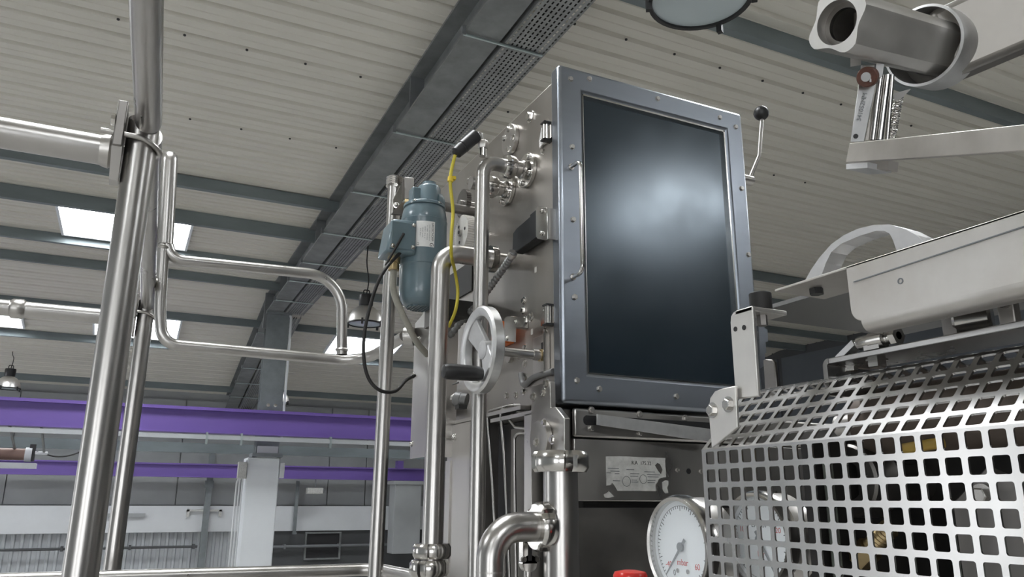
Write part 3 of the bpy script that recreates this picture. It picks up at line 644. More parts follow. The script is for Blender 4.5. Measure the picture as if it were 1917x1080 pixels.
def stick(pts, dy=0.0007): return MB().prism([on_y(1120 + a / 8.31, 830 + b / 8.31, BY - dy) for a, b in pts], (0, dy * 0.8, 0))
st = part('sticker', stick([(118, 200), (260, 200), (310, 198), (420, 200), (630, 208), (655, 212), (820, 218), (880, 222), (1040, 225), (1046, 380), (1056, 520), (1010, 530), (940, 550), (925, 600), (890, 640), (900, 742), (600, 738), (300, 738), (250, 650), (215, 610), (190, 645), (128, 658)]), 'old_sticker', base, label='cracked and torn off-white sticker')
part('scrap', stick([(995, 600), (1040, 575), (1090, 580), (1095, 640), (1070, 690), (1095, 770), (1040, 778), (1000, 710)]), 'old_sticker', st)
part('scrap', stick([(85, 790), (140, 770), (165, 738), (248, 830), (150, 848), (100, 840)]), 'old_sticker', st)
part('bare_patch', stick([(885, 340), (920, 305), (960, 320), (1000, 410), (975, 475), (930, 420)], 0.0012), 'steel_dark', st)
def P8(a, b, d=0.0012): return on_y(1120 + a / 8.31, 830 + b / 8.31, BY - d)
lettering(st, 'R.A', P8(565, 303), X, Z, 0.0095, 'print_black'); lettering(st, '175.32', P8(738, 312), X, Z, 0.0095, 'print_black')
mb = MB()
for (a, b, c2) in [(190, 430, 330), (260, 470, 330), (500, 470, 640), (720, 440, 880), (500, 510, 620), (760, 485, 960), (770, 520, 940), (520, 570, 600), (520, 600, 620), (770, 575, 890), (770, 610, 880), (230, 580, 340), (150, 385, 320), (440, 405, 560), (130, 455, 200)]:
    p0, p1 = P8(a, b), P8(c2, b + 3); mb.box((p0.x, p0.y, p0.z - 0.0006), (p1.x, p1.y + 0.0004, p0.z + 0.0006))
part('fine_print', mb, 'print_grey', st, smooth=False)['kind'] = 'stuff'
for (a, b, r) in ((700, 555, 0.0085), (440, 590, 0.0095)):
    p0 = P8(a, b); part('stamp', MB().ring(p0, (0, -1, 0), r, r - 0.0007, 0.0003, 28), 'print_grey', st)
# flat aluminium strip poking out of the slot
t = solo('flat_strip', MB().prism([on_y(1118, 775, BY - 0.03), on_y(1340, 804, BY - 0.03), on_y(1340, 829, BY - 0.03), on_y(1118, 795, BY - 0.03)], (0, 0.004, 0)), 'aluminium', 'pale aluminium strip slanting across the slotted bar under the door', 'strip', smooth=False, bevel=0.0006)
# side of the base: channel post, inner upright, pivot plate with disc
def SP(pts, off, dep): return MB().prism([S(a, b, off) for a, b in pts], (dep, 0, 0))
yl, yr = S(836, 900, 0.03).y, S(878, 900, 0.03).y
ch = part('channel_post', MB().box((SX - 0.03, yr, ZF), (SX - 0.02, yl, 1.822)), 'steel_satin', base)
part('channel_lip', MB().box((SX - 0.03, yr - 0.003, ZF), (SX + 0.04, yr, 1.822)), 'steel_satin', ch)
part('channel_foot_strip', MB().box((SX - 0.034, yl - 0.03, ZF), (SX - 0.03, yl, 1.74)), 'steel_satin', ch)
bolt(ch, S(851, 818, 0.03), (-1, 0, 0), 0.0075, 'dome')
yl2, yr2 = S(981, 900, 0.02).y, S(995, 900, 0.02).y
part('inner_upright', MB().box((SX - 0.02, yr2, ZF), (SX + 0.05, yl2, 1.815)), 'steel_satin', base, bevel=0.001)
part('inner_web', MB().box((SX + 0.03, 1.45, ZF), (SX + 0.035, 1.55, 1.80)), 'steel_dark', base)
pv = part('pivot_plate', SP([(994, 722), (1029, 714), (1030, 763), (1040, 762), (1056, 782), (1056, 860), (994, 860)], 0.035, 0.012), 'steel_satin', base, bevel=0.0015)
for p in ((999, 743), (1017, 735), (1023, 717)): bolt(pv, S(p[0], p[1], 0.035), (-1, 0, 0), 0.0062, 'hexw')
c = S(1018, 822, 0.035); dc = part('pivot_disc', MB().cyl(c, c - X * 0.012, 0.034, n=40, ch=0.0015), 'steel_satin', base)
for p in ((1019, 791), (1004, 828), (1034, 823)): bolt(dc, S(p[0], p[1], 0.047), (-1, 0, 0), 0.0058, 'hexw')
part('under_plate', MB().box((SX - 0.02, 1.30, 1.812), (SX + 0.02, 1.55, 1.82)), 'steel_satin', base)

# ---- thin bent sample tubes in the open side
TB = [([(975, 756), (953, 758), (912, 771), (922, 905), (934, 1120)], 'thin bent steel tube furthest from the door in the open side'),
      ([(968, 772), (951, 768), (936, 762), (944, 850), (956, 1120)], 'thin bent steel tube second from the channel post'),
      ([(947, 757), (953, 785), (965, 800), (992, 803)], 'short S-bent steel tube looping over the upright'),
      ([(992, 807), (963, 812), (963, 860), (967, 1120)], 'thin steel tube curving down beside the inner upright')]
for i, (pts, lab) in enumerate(TB):
    P = [S(a, b, 0.012 + 0.006 * (i % 2)) for a, b in pts]; P[0].x += 0.03
    tt = thing('sample_tube', P[-1], lab, 'tube', 'thin tubes in the open machine side')
    part('tube_run', MB().tube(fillet(P, 0.014, 6), 0.0031, 12), 'steel_tube', tt)
    part('tube_union', MB().lathe([(0.005, 0), (0.005, 0.012)], P[0], (P[1] - P[0]), 6), 'steel_satin', tt)

# ================================================================== PIPES ON THE CABINET SIDE
f1 = S(990, 320); xp1 = 0.610; r1 = 0.0152
t = thing('process_pipe', (xp1, f1.y, ZF), 'slim vertical stainless pipe with elbow and union at the cabinet side', 'pipe')
part('pipe_run', MB().tube(fillet([(xp1, f1.y, ZF), (xp1, f1.y, f1.z), (SX - 0.05, f1.y, f1.z)], 0.034, 10), r1, 28), 'steel_tube', t)
part('weld_seam', MB().ring((xp1, f1.y, f1.z - 0.036), Z, r1 * 1.02, r1 * 0.9, 0.002, 28), 'steel_satin', t)
def union(t, f, x0, R, rp):
    part('union_nut', MB().nut((x0, f.y, f.z), X, R, 0.026, rp), 'steel_polished', t)
    part('liner', MB().lathe([(rp * 1.35, 0), (rp * 1.35, 0.006), (rp * 1.15, 0.008), (rp * 1.15, 0.018), (rp * 1.35, 0.02), (rp * 1.35, 0.026)], (x0 + 0.022, f.y, f.z), X, 28), 'steel_polished', t)
    fl = part('flange', MB().cyl((SX - 0.009, f.y, f.z), (SX, f.y, f.z), 0.039, n=44, ch=0.001), 'steel_polished', t)
    for k in range(4):
        a = 0.6 + k * math.pi / 2; bolt(fl, (SX - 0.009, f.y + 0.029 * math.cos(a), f.z + 0.029 * math.sin(a)), (-1, 0, 0), 0.006, 'sock')
union(t, f1, SX - 0.062, 0.0255, r1)
bs = V((xp1, f1.y, f1.z + 0.012))
part('sensor_boss', MB().cyl(bs, bs + Z * 0.022, 0.008, n=18), 'steel_polished', t)
part('sensor_nut', MB().lathe([(0.0105, 0.018), (0.0115, 0.02), (0.0115, 0.032), (0.009, 0.036)], bs, Z, 6), 'steel_satin', t)
f2 = S(952, 356)
t = thing('pipe_stub', (0.6, f2.y, f2.z - 0.04), 'short stainless stub with union nut behind the slim pipe elbow', 'pipe')
part('pipe_run', MB().tube([(0.625, f2.y, f2.z), (SX - 0.05, f2.y, f2.z)], r1, 24), 'steel_tube', t)
union(t, f2, SX - 0.058, 0.0255, r1)
f3 = S(945, 489); xp2 = 0.566; r2 = 0.0205
t = thing('process_pipe', (xp2, f3.y, ZF), 'thick vertical stainless pipe bending into the cabinet below the motor', 'pipe')
part('pipe_run', MB().tube(fillet([(xp2, f3.y, ZF), (xp2, f3.y, f3.z), (SX - 0.03, f3.y, f3.z)], 0.042, 10), r2, 32), 'steel_tube', t)
part('thread_ring', MB().lathe([(0.0305, k * 0.003 + (0.0015 if j else 0)) if not j else (0.0275, k * 0.003 + 0.0015) for k in range(6) for j in (0, 1)], (SX - 0.040, f3.y, f3.z), X, 32), 'steel_polished', t)
part('neck', MB().cyl((SX - 0.03, f3.y, f3.z), (SX, f3.y, f3.z), 0.017, n=24), 'steel_satin', t)
z1, z2 = on_y(815, 1045, f3.y).z, on_y(810, 1078, f3.y).z
part('union_nut', MB().nut((xp2, f3.y, z1), Z, 0.0385, 0.028, r2, ph=5), 'steel_polished', t)
part('union_nut', MB().nut((xp2 - 0.006, f3.y - 0.004, z1 - 0.032), Z, 0.0385, 0.030, r2 * 0.9, ph=9), 'steel_polished', t)
# upright support tube with threaded top
pt = on_y(739, 345, 1.85); pb = on_y(703, 1000, 1.85)
t = thing('support_tube', (pb.x, 1.85, ZF), 'upright stainless support tube with ribbed ring top behind the motor', 'pipe')
part('tube_shaft', MB().cyl((pb.x, 1.85, ZF), (pt.x, 1.85, pt.z), 0.0172, n=28), 'steel_tube', t)
part('thread_ring', MB().lathe([(0.021 if k % 2 else 0.0235, k * 0.0028) for k in range(9)] + [(0.017, 0.026)], (pt.x, 1.85, pt.z - 0.006), Z, 32), 'steel_polished', t)
q = pt + V((0.0, -0.01, -0.03))
# bracket with block clamped on the support tube
t = thing('clamp_bracket', q, 'small stainless bracket and block clamped to the ribbed tube top', 'bracket')
def at(x, y, Yv): return on_y(x, y, Yv)
part('bracket_plate', MB().prism([at(737, 372, 1.80), at(757, 333, 1.80), at(757, 372, 1.80), at(737, 400, 1.80)], (0, 0.008, 0)), 'steel_polished', t)
part('bracket_block', MB().hexa([at(757, 372, 1.79), at(774, 371, 1.77), at(774, 371, 1.80), at(757, 372, 1.82), at(757, 331, 1.79), at(775, 333, 1.77), at(775, 333, 1.80), at(757, 331, 1.82)]), 'steel_dark', t, bevel=0.001)
part('bracket_wedge', MB().prism([at(733, 400, 1.79), at(752, 378, 1.79), at(765, 382, 1.79), at(758, 402, 1.79)], (0, 0.01, 0)), 'steel_dark', t)
part('hex_spacer', MB().lathe([(0.011, 0), (0.011, 0.016)], at(757, 380, 1.778), (1, -0.3, -0.1), 6), 'brass', t)
bolt(t, at(741, 347, 1.795), (-0.3, -1, 0), 0.005, 'sock'); bolt(t, at(742, 384, 1.795), (-0.5, -1, 0), 0.006, 'dome')

# ---- gear motor
MY = 1.66
m0 = on_y(792, 470, MY); mx = m0.x
def mz(y): return on_y(793, y, MY).z
mo = thing('gear_motor', (mx, MY, mz(580)), 'blue-grey electric gear motor with a white rating plate', 'motor')
Rm = 0.0545
zb_, zs_, zl_, zu_ = mz(577), mz(500), mz(420), mz(392)
part('fan_cover', MB().lathe([(0.034, zb_ - zs_ + 0.001), (0.042, zb_ - zs_ + 0.006), (0.049, zb_ - zs_ + 0.018), (0.0525, zb_ - zs_ + 0.036), (0.053, -0.004)], (mx, MY, zs_), Z, 48), 'motor_paint', mo)
part('stator_body', MB().lathe([(0.0525, -0.004), (Rm, -0.002), (Rm, zl_ - zs_), (Rm + 0.0006, zl_ - zs_ + 0.001), (Rm + 0.0006, zl_ - zs_ + 0.003), (Rm - 0.001, zl_ - zs_ + 0.004), (Rm * 0.985, zl_ - zs_ + 0.012), (Rm * 0.93, zu_ - zs_ - 0.008), (Rm * 0.86, zu_ - zs_)], (mx, MY, zs_), Z, 48), 'motor_paint', mo)
part('end_bell', MB().lathe([(Rm * 0.80, 0), (Rm * 0.92, 0.001), (Rm * 0.92, 0.006), (Rm * 0.88, 0.009), (Rm * 0.6, 0.013)], (mx, MY, zu_), Z, 40), 'motor_paint', mo)
gx = on_y(803, 365, MY).x; zg = zu_ + 0.010
gh = part('gear_head', MB().lathe([(0.030, 0), (0.0285, 0.004), (0.028, mz(352) - zg), (0.024, mz(348) - zg), (0.017, mz(345) - zg), (0.0165, mz(341) - zg), (0.012, mz(340) - zg)], (gx, MY, zg), Z, 32), 'motor_paint', mo)
part('gear_head_wing', MB().box((gx - 0.045, MY - 0.012, zg), (gx, MY + 0.02, mz(355))), 'motor_paint', mo, bevel=0.004)
part('gear_head_nose', MB().lathe([(0.030, 0), (0.027, 0.012), (0.021, 0.018)], (gx + 0.016, MY, zg + 0.008), X, 24), 'motor_paint', mo)
for a in (-2.4, -1.1, 0.1): bolt(mo, (mx + 0.046 * math.cos(a), MY + 0.046 * math.sin(a), zu_ + 0.004), Z, 0.0055, 'dome')
mb = MB()
for k in range(-4, 5):
    w = math.sqrt(max(0, 0.034 ** 2 - (k * 0.0075) ** 2))
    mb.box((mx - w, MY + k * 0.0075 - 0.0012, zb_ - 0.002), (mx + w, MY + k * 0.0075 + 0.0012, zb_ + 0.003))
    mb.box((mx + k * 0.0075 - 0.0012, MY - w, zb_ - 0.002), (mx + k * 0.0075 + 0.0012, MY + w, zb_ + 0.003))
part('fan_grille', mb, 'motor_paint', mo, smooth=False)
part('fan_opening', MB().cyl((mx, MY, zb_ + 0.003), (mx, MY, zb_ + 0.006), 0.034, n=32), 'black_plastic', mo)
# rating plate wrapped on the stator, text running down the body
azc = math.atan2(-MY, -mx) + 0.10
def onm(a, z, r=Rm): return V((mx + r * math.cos(a), MY + r * math.sin(a), z))
a0, a1 = azc - 0.42, azc + 0.37; zt0, zt1 = mz(475), mz(428)
vs = []; n = 10
for k in range(n + 1):
    a = a0 + (a1 - a0) * k / n; vs += [onm(a, zt0, Rm + 0.0008), onm(a, zt1, Rm + 0.0008)]
rp = part('rating_plate', MB().add(vs, [(2 * k, 2 * k + 2, 2 * k + 3, 2 * k + 1) for k in range(n)]), 'paper_label', mo, label='white rating plate printed sideways')
def mline(txt, a, zc, size, m='print_black'):
    nrm = V((math.cos(a), math.sin(a), 0)); lettering(rp, txt, onm(a, zc, Rm + 0.0012), -Z, Z.cross(nrm), size, m)
zc_ = (zt0 + zt1) / 2
mline('GROSCHOPP', a1 - 0.10, zc_ + 0.006, 0.0076); mline('G', a1 - 0.13, zt0 + 0.0055, 0.013)
for k, (tx, sz) in enumerate((('VIERSEN  DREHSTROM-MOTOR', 0.0028), ('Nr. 1106881   IGKU 85-60', 0.0032), ('230/400 V   50 Hz   S1', 0.0032), ('0,25 kW   cos 0,72', 0.0032), ('IP 54   Iso.Kl. F', 0.0032))):
    mline(tx, a1 - 0.23 - 0.095 * k, zc_ + 0.003, sz, 'print_grey')
mline('CE', a0 + 0.09, zt0 + 0.006, 0.0065)
# terminal box and gland
tx0, tx1 = on_y(720, 460, MY - 0.03).x, mx - 0.035
tb = part('terminal_box', MB().hexa([(tx0, MY - 0.045, mz(492)), (tx1, MY - 0.052, mz(492)), (tx1, MY + 0.03, mz(492)), (tx0, MY + 0.03, mz(492)),
                                   (tx0 + 0.012, MY - 0.045, mz(430)), (tx1, MY - 0.052, mz(430)), (tx1, MY + 0.03, mz(430)), (tx0 + 0.012, MY + 0.03, mz(430))]), 'motor_paint', mo, bevel=0.006)
part('box_lid', MB().box((tx0 + 0.006, MY - 0.054, mz(486)), (tx1 - 0.002, MY - 0.046, mz(436))), 'motor_paint', tb, bevel=0.003)
for (a, b) in ((0.012, 482), (tx1 - tx0 - 0.008, 480), (tx1 - tx0 - 0.008, 440)): bolt(tb, (tx0 + a, MY - 0.054, mz(b)), (0, -1, 0), 0.0038, 'dome')
gxx = on_y(737, 500, MY - 0.01).x
gl = part('cable_gland', MB().lathe([(0.0125, 0), (0.0125, 0.016), (0.0145, 0.017), (0.0145, 0.034)], (gxx, MY - 0.01, mz(516)), Z, 20), 'brass', mo)
part('cable_strap', MB().tube(spline([at(756, 437, MY - 0.058), at(740, 465, MY - 0.058), at(722, 497, MY - 0.052)]), 0.0028, 8), 'black_rubber', mo)
part('mount_plate', MB().box((mx + 0.02, MY - 0.02, mz(610)), (mx + 0.055, MY + 0.03, mz(560))), 'steel_dark', mo)
part('mount_bar', MB().box((mx + 0.045, MY - 0.03, mz(590)), (SX, MY + 0.03, mz(560))), 'shade_black', mo)
part('shaft', MB().cyl((gx + 0.03, MY, on_y(840, 388, MY).z), (SX - 0.012, MY, on_y(840, 388, MY).z), 0.012, n=20), 'steel_dark', mo)
# gears
def gear(name, c, R, th, teeth, m, label, holes=True):
    t = thing(name, (c.x, c.y, c.z - R), label, 'gear')
    n = teeth * 4
    part('toothed_rim', MB().lathe([(R * 0.3, 0), (R, 0), (R, th), (R * 0.3, th)], c, X, n, rfun=lambda k, n: 1.0 if k % 4 < 2 else 0.94), m, t, ang=25)
    part('hub', MB().cyl(c - X * 0.006, c + X * (SX - c.x), R * 0.22, n=20), 'steel_satin', t)
    if holes:
        for a in (0.9, 3.0, 5.1):
            part('lightening_hole', MB().cyl(c + V((-0.0008, R * 0.55 * math.cos(a), R * 0.55 * math.sin(a))), c + V((0.002, R * 0.55 * math.cos(a), R * 0.55 * math.sin(a))), R * 0.09, n=12), 'black_plastic', t)
        part('hub_hole', MB().cyl(c - X * 0.0068, c, R * 0.1, n=12), 'black_plastic', t)
gw = on_x(866, 436, 0.66); gw2 = on_x(862, 380, 0.672)
gear('spur_gear', V((0.656, gw.y, gw.z)), 0.0435, 0.022, 44, 'white_plastic', 'white plastic spur gear between the motor and the slim pipe')
gear('spur_gear', V((0.675, gw2.y, gw2.z)), 0.036, 0.012, 36, 'steel_dark', 'dark steel spur gear on the motor shaft above the white gear', False)

# ---- handwheel
hb = S(1022, 668); hc = on_y(905, 655, hb.y) - X * 0.005; RW = 0.083
t = thing('handwheel', (hc.x, hc.y, hc.z - RW), 'cast aluminium handwheel with a black crank grip', 'handwheel')
prof = [(0.064, -0.006), (0.070, -0.010), (0.079, -0.010), (0.083, -0.006), (0.083, 0.010), (0.079, 0.013), (0.070, 0.012), (0.064, 0.008), (0.064, -0.006)]
part('rim', MB().lathe(prof, hc, X, 64, cap=False), 'aluminium', t)
hub = hc + X * 0.012
part('hub', MB().lathe([(0.012, -0.012), (0.018, -0.010), (0.020, 0.012), (0.015, 0.016)], hub, X, 28), 'aluminium_cast', t)
for a in (0.87, 0.87 + math.pi):
    d = V((0, math.cos(a), math.sin(a))); e = V((0, -math.sin(a), math.cos(a)))
    part('spoke', MB().hexa([hub + e * -0.017 - X * 0.006, hub + e * 0.017 - X * 0.006, hub + e * 0.017 + X * 0.004, hub + e * -0.017 + X * 0.004,
                             hc + d * 0.067 - e * 0.026 - X * 0.004, hc + d * 0.067 + e * 0.026 - X * 0.004, hc + d * 0.067 + e * 0.026 + X * 0.004, hc + d * 0.067 - e * 0.026 + X * 0.004]), 'aluminium_cast', t, bevel=0.002)
part('shaft', MB().cyl(hub, (SX - 0.012, hc.y, hc.z), 0.0085, n=20).cyl((SX - 0.03, hc.y, hc.z), (SX - 0.018, hc.y, hc.z), 0.011, n=20), 'steel_tube', t)
part('lock_nut', MB().lathe([(0.013, 0), (0.013, 0.010)], (SX - 0.014, hc.y, hc.z), X, 6), 'brass', t)
g0 = on_x(900, 700, hc.x - 0.012)
part('grip', MB().lathe([(0.011, 0), (0.0135, 0.006), (0.0145, 0.035), (0.0145, 0.068), (0.012, 0.075), (0.006, 0.077)], (hc.x - 0.010, g0.y, g0.z), (-1, 0, 0), 28), 'black_plastic', t)
part('grip_nut', MB().lathe([(0.006, 0), (0.006, 0.006)], (hc.x + 0.013, g0.y, g0.z), X, 6), 'steel_satin', t)

# ---- sensor, cables and conduits
c0, c1 = on_y(852, 288, f1.y), on_y(893, 252, f1.y)
t = thing('sensor_plug', c0, 'black cylindrical sensor plug with thin steel stem above the elbow', 'sensor')
part('plug_body', MB().lathe([(0.008, 0), (0.0125, 0.004), (0.0135, 0.022), (0.0125, 0.023), (0.0125, 0.026), (0.0140, 0.027), (0.0140, (c1 - c0).length - 0.004), (0.010, (c1 - c0).length)], c0, c1 - c0, 24), 'black_plastic', t)
part('stem', MB().tube(fillet([c1 - (c1 - c0) * 0.1, on_y(901, 243, f1.y), V((xp1, f1.y, f1.z + 0.04))], 0.008), 0.0024, 10), 'steel_tube', t)
yc = [on_y(852, 290, f1.y), on_y(845, 320, f1.y + 0.01), on_y(843, 345, f1.y + 0.01), on_y(848, 395, f1.y + 0.02), on_y(845, 440, f1.y + 0.02), on_y(845, 478, f1.y + 0.05), on_y(851, 505, f1.y + 0.12), on_y(857, 545, f1.y + 0.14), on_y(853, 580, f1.y + 0.14), on_y(840, 612, f1.y + 0.16)]
t = thing('sensor_cable', yc[-1], 'yellow sensor cable hanging down past the motor', 'cable')
part('cable_run', MB().tube(spline(yc), 0.0036, 12), 'yellow_cable', t)
part('cable_marker', MB().cyl(on_y(844, 331, f1.y + 0.01), on_y(843, 340, f1.y + 0.01), 0.0062, n=10).box(on_y(846, 334, f1.y + 0.01) - V((0, 0.006, 0.003)), on_y(846, 334, f1.y + 0.01) + V((0.007, 0.004, 0.004))), 'yellow_tag', t)
# limit switch block on its bracket
t = thing('limit_switch', S(985, 470), 'black limit switch block bolted to a steel bracket near the door', 'switch')
o1 = 0.024
part('switch_body', MB().prism([S(960, 437, o1), S(967, 427, o1), S(1003, 396, o1), S(1003, 446, o1), S(962, 474, o1), S(959, 470, o1)], (0.022, 0, 0)), 'switch_plastic', t, bevel=0.0015)
part('switch_head', MB().prism([S(992, 402, o1 + .004), S(1004, 392, o1 + .004), S(1004, 444, o1 + .004), S(992, 452, o1 + .004)], (0.01, 0, 0)), 'switch_plastic', t, bevel=0.001)
part('bracket_plate', MB().prism([S(1003, 390, .030), S(1007, 386, .030), S(1024, 389, .030), S(1025, 447, .030), S(1021, 450, .030), S(1006, 447, .030), S(1003, 443, .030)], (0.003, 0, 0)), 'steel_polished', t, bevel=0.0008)
part('bracket_web', MB().box((SX - 0.028, S(1024, 420, .028).y - 0.004, S(1024, 447, .028).z), (SX, S(1024, 420, .028).y, S(1024, 390, .028).z)), 'steel_satin', t)
wp = part('weld_plate', MB().box((SX - 0.004, S(1042, 420).y - 0.006, S(1042, 449).z), (SX, S(1042, 420).y + 0.004, S(1042, 381).z)), 'steel_satin', t)
wb0, wb1 = S(1042, 383), S(1042, 447)
part('weld_bead', MB().tube([wb0 + (wb1 - wb0) * k / 24 + V((-0.003 - 0.0012 * (k % 2), 0, 0)) for k in range(25)], 0.0026, 8), 'steel_polished', wp)
for p in ((1015, 396), (1014, 437)): bolt(t, S(p[0], p[1], .031), (-1, 0, 0), 0.0042, 'sock')
cf = [S(961, 473, .03), S(948, 494, .03), S(930, 520, .03), S(910, 548, .035), S(892, 572, .04), S(868, 596, .04), S(842, 630, .04)]
P = spline(cf, 40); 
t = thing('flexible_conduit', P[-1], 'ribbed grey flexible conduit curving down from the limit switch', 'conduit')
part('conduit_hose', MB().tube(P, [0.0072 + 0.0012 * math.sin(k * 2 * math.pi / 8) for k in range(len(P))], 12), 'conduit_grey', t, ang=60)
part('conduit_ferrule', MB().cyl(cf[0], cf[0] + (cf[1] - cf[0]) * 0.3, 0.0095, n=14), 'steel_satin', t)
# hose from the motor and the black cable loop
hs = [V((gxx, MY - 0.01, mz(515))), at(736, 540, MY - 0.01), at(747, 575, MY - 0.005), at(762, 605, MY), at(780, 640, MY + 0.02), at(800, 664, MY + 0.05)]
solo('motor_hose', MB().tube(spline(hs), 0.0075, 14), 'grey_hose', 'dull grey hose running down from the brass motor gland', 'hose')
bc = [at(752, 470, 1.62), at(722, 503, 1.60), at(702, 543, 1.60), at(684, 612, 1.60), at(681, 668, 1.60), at(690, 708, 1.60), at(712, 731, 1.60), at(740, 732, 1.62), at(760, 712, 1.65), at(776, 703, 1.70)]
solo('cable_loop', MB().tube(spline(bc), 0.0038, 12), 'black_rubber', 'loose black cable loop hanging in front of the support tube', 'cable')
# folded sheet upright behind the thick pipe
qa, qb = on_x(777, 606, 0.625), on_x(799, 590, 0.625); qc = on_x(772, 858, 0.625)
t = thing('sheet_upright', (0.63, qb.y, qc.z), 'folded stainless sheet upright between the support tube and the thick pipe', 'panel')
part('upright_face', MB().prism([(0.625, qa.y, qa.z), (0.625, qb.y - 0.02, qb.z + 0.02), (0.625, qb.y - 0.02, qc.z), (0.625, qa.y, qc.z)], (0.004, 0, 0)), 'steel_satin', t)
part('upright_fold', MB().box((0.625, qb.y - 0.022, qc.z), (0.70, qb.y - 0.019, qb.z + 0.01)), 'steel_satin', t)
part('upright_arm', MB().box((0.629, qa.y - 0.03, 1.85), (SX, qa.y - 0.02, 1.88)), 'steel_dark', t)
for p in ((783, 635), (775, 703), (771, 831)): bolt(t, on_x(p[0], p[1], 0.625), (-1, 0, 0), 0.0062, 'dome')
# gland elbow, hook of wires under the wheel
c = S(865, 745, 0.03)
t = thing('gland_elbow', c, 'small grey conduit elbow fitting below the handwheel', 'fitting')
part('elbow_body', MB().lathe([(0.010, -0.004), (0.017, 0), (0.018, 0.014), (0.0165, 0.015), (0.0165, 0.018), (0.018, 0.019), (0.018, 0.03)], c + V((-0.01, 0.02, 0)), (0.75, -0.6, -0.2), 24), 'conduit_grey', t)
bolt(t, c + V((-0.012, 0.022, 0.001)), (-0.75, 0.6, 0.2), 0.008, 'hexw', 'steel_satin')
part('drain_plug', MB().box(c + V((-0.012, -0.012, -0.026)), c + V((0.008, 0.012, -0.016))), 'black_plastic', t)
wr_ = [S(838, 730, .02), S(843, 755, .02), S(850, 782, .02)]
t = thing('tagged_wire', wr_[-1], 'thin wire with a yellow tag beside the thick pipe', 'cable')
part('wire', MB().tube(wr_, 0.0016, 8), 'conduit_light', t)
part('tag', MB().box(wr_[0] + V((-0.004, -0.004, -0.006)), wr_[0] + V((0.004, 0.004, 0.006))), 'yellow_tag', t)
part('wire_hook', MB().tube(spline([wr_[0], S(842, 722, .03), S(858, 716, .03)]), 0.0022, 8), 'conduit_grey', t)

# ---- big foreground pipe with union nut and elbow branch
bp = deep(1050, 950, 1.10); rb = 0.0248; zn = on_y(1050, 884, bp.y).z
t = thing('header_pipe', (bp.x, bp.y, ZF), 'broad upright stainless pipe capped by a union nut below the cabinet corner', 'pipe')
part('pipe_run', MB().cyl((bp.x, bp.y, ZF), (bp.x, bp.y, zn + 0.004), rb, n=40), 'steel_tube', t)
part('union_nut', MB().nut((bp.x, bp.y, zn), Z, 0.0412, 0.029, rb * 0.6, ph=3), 'steel_polished', t)
part('cap', MB().cyl((bp.x, bp.y, zn + 0.010), (bp.x, bp.y, zn + 0.026), 0.034, n=36), 'steel_satin', t)
ze = on_y(985, 986, bp.y).z; xe = on_y(919, 1060, bp.y).x
br = part('branch_elbow', MB().tube(fillet([(bp.x - rb + 0.002, bp.y, ze), (xe, bp.y, ze), (xe, bp.y, ZF)], 0.046, 12), 0.0198, 32), 'steel_tube', t)
part('branch_nut', MB().nut((bp.x - 0.042, bp.y, ze), X, 0.0335, 0.022, 0.0198, ph=7), 'steel_polished', t)
part('weld_seam', MB().ring((xe, bp.y, ze - 0.058), Z, 0.0202, 0.018, 0.0025, 32), 'steel_satin', t)
cl = on_y(992, 1038, bp.y + 0.03)
t = thing('pipe_clamp', cl - Z * 0.03, 'polished slotted clamp tab beneath the branch union', 'clamp')
part('clamp_tab', MB().box(cl + V((-0.011, 0, -0.012)), cl + V((0.012, 0.012, 0.03))).cyl(cl + V((0, 0, -0.012)), cl + V((0, 0.012, -0.012)), 0.0115, n=20), 'steel_polished', t)
part('clamp_slot', MB().box(cl + V((-0.003, -0.0006, -0.008)), cl + V((0.003, 0.002, 0.02))), 'black_plastic', t)
for dx in (-0.011, 0.011): bolt(t, cl + V((dx, -0.001, -0.006)), (0, -1, 0), 0.004, 'sock', 'steel_dark')
part('clamp_stem', MB().cyl(cl + V((0, 0.006, -0.02)), V((cl.x, cl.y + 0.006, ZF)), 0.006, n=12), 'steel_satin', t)

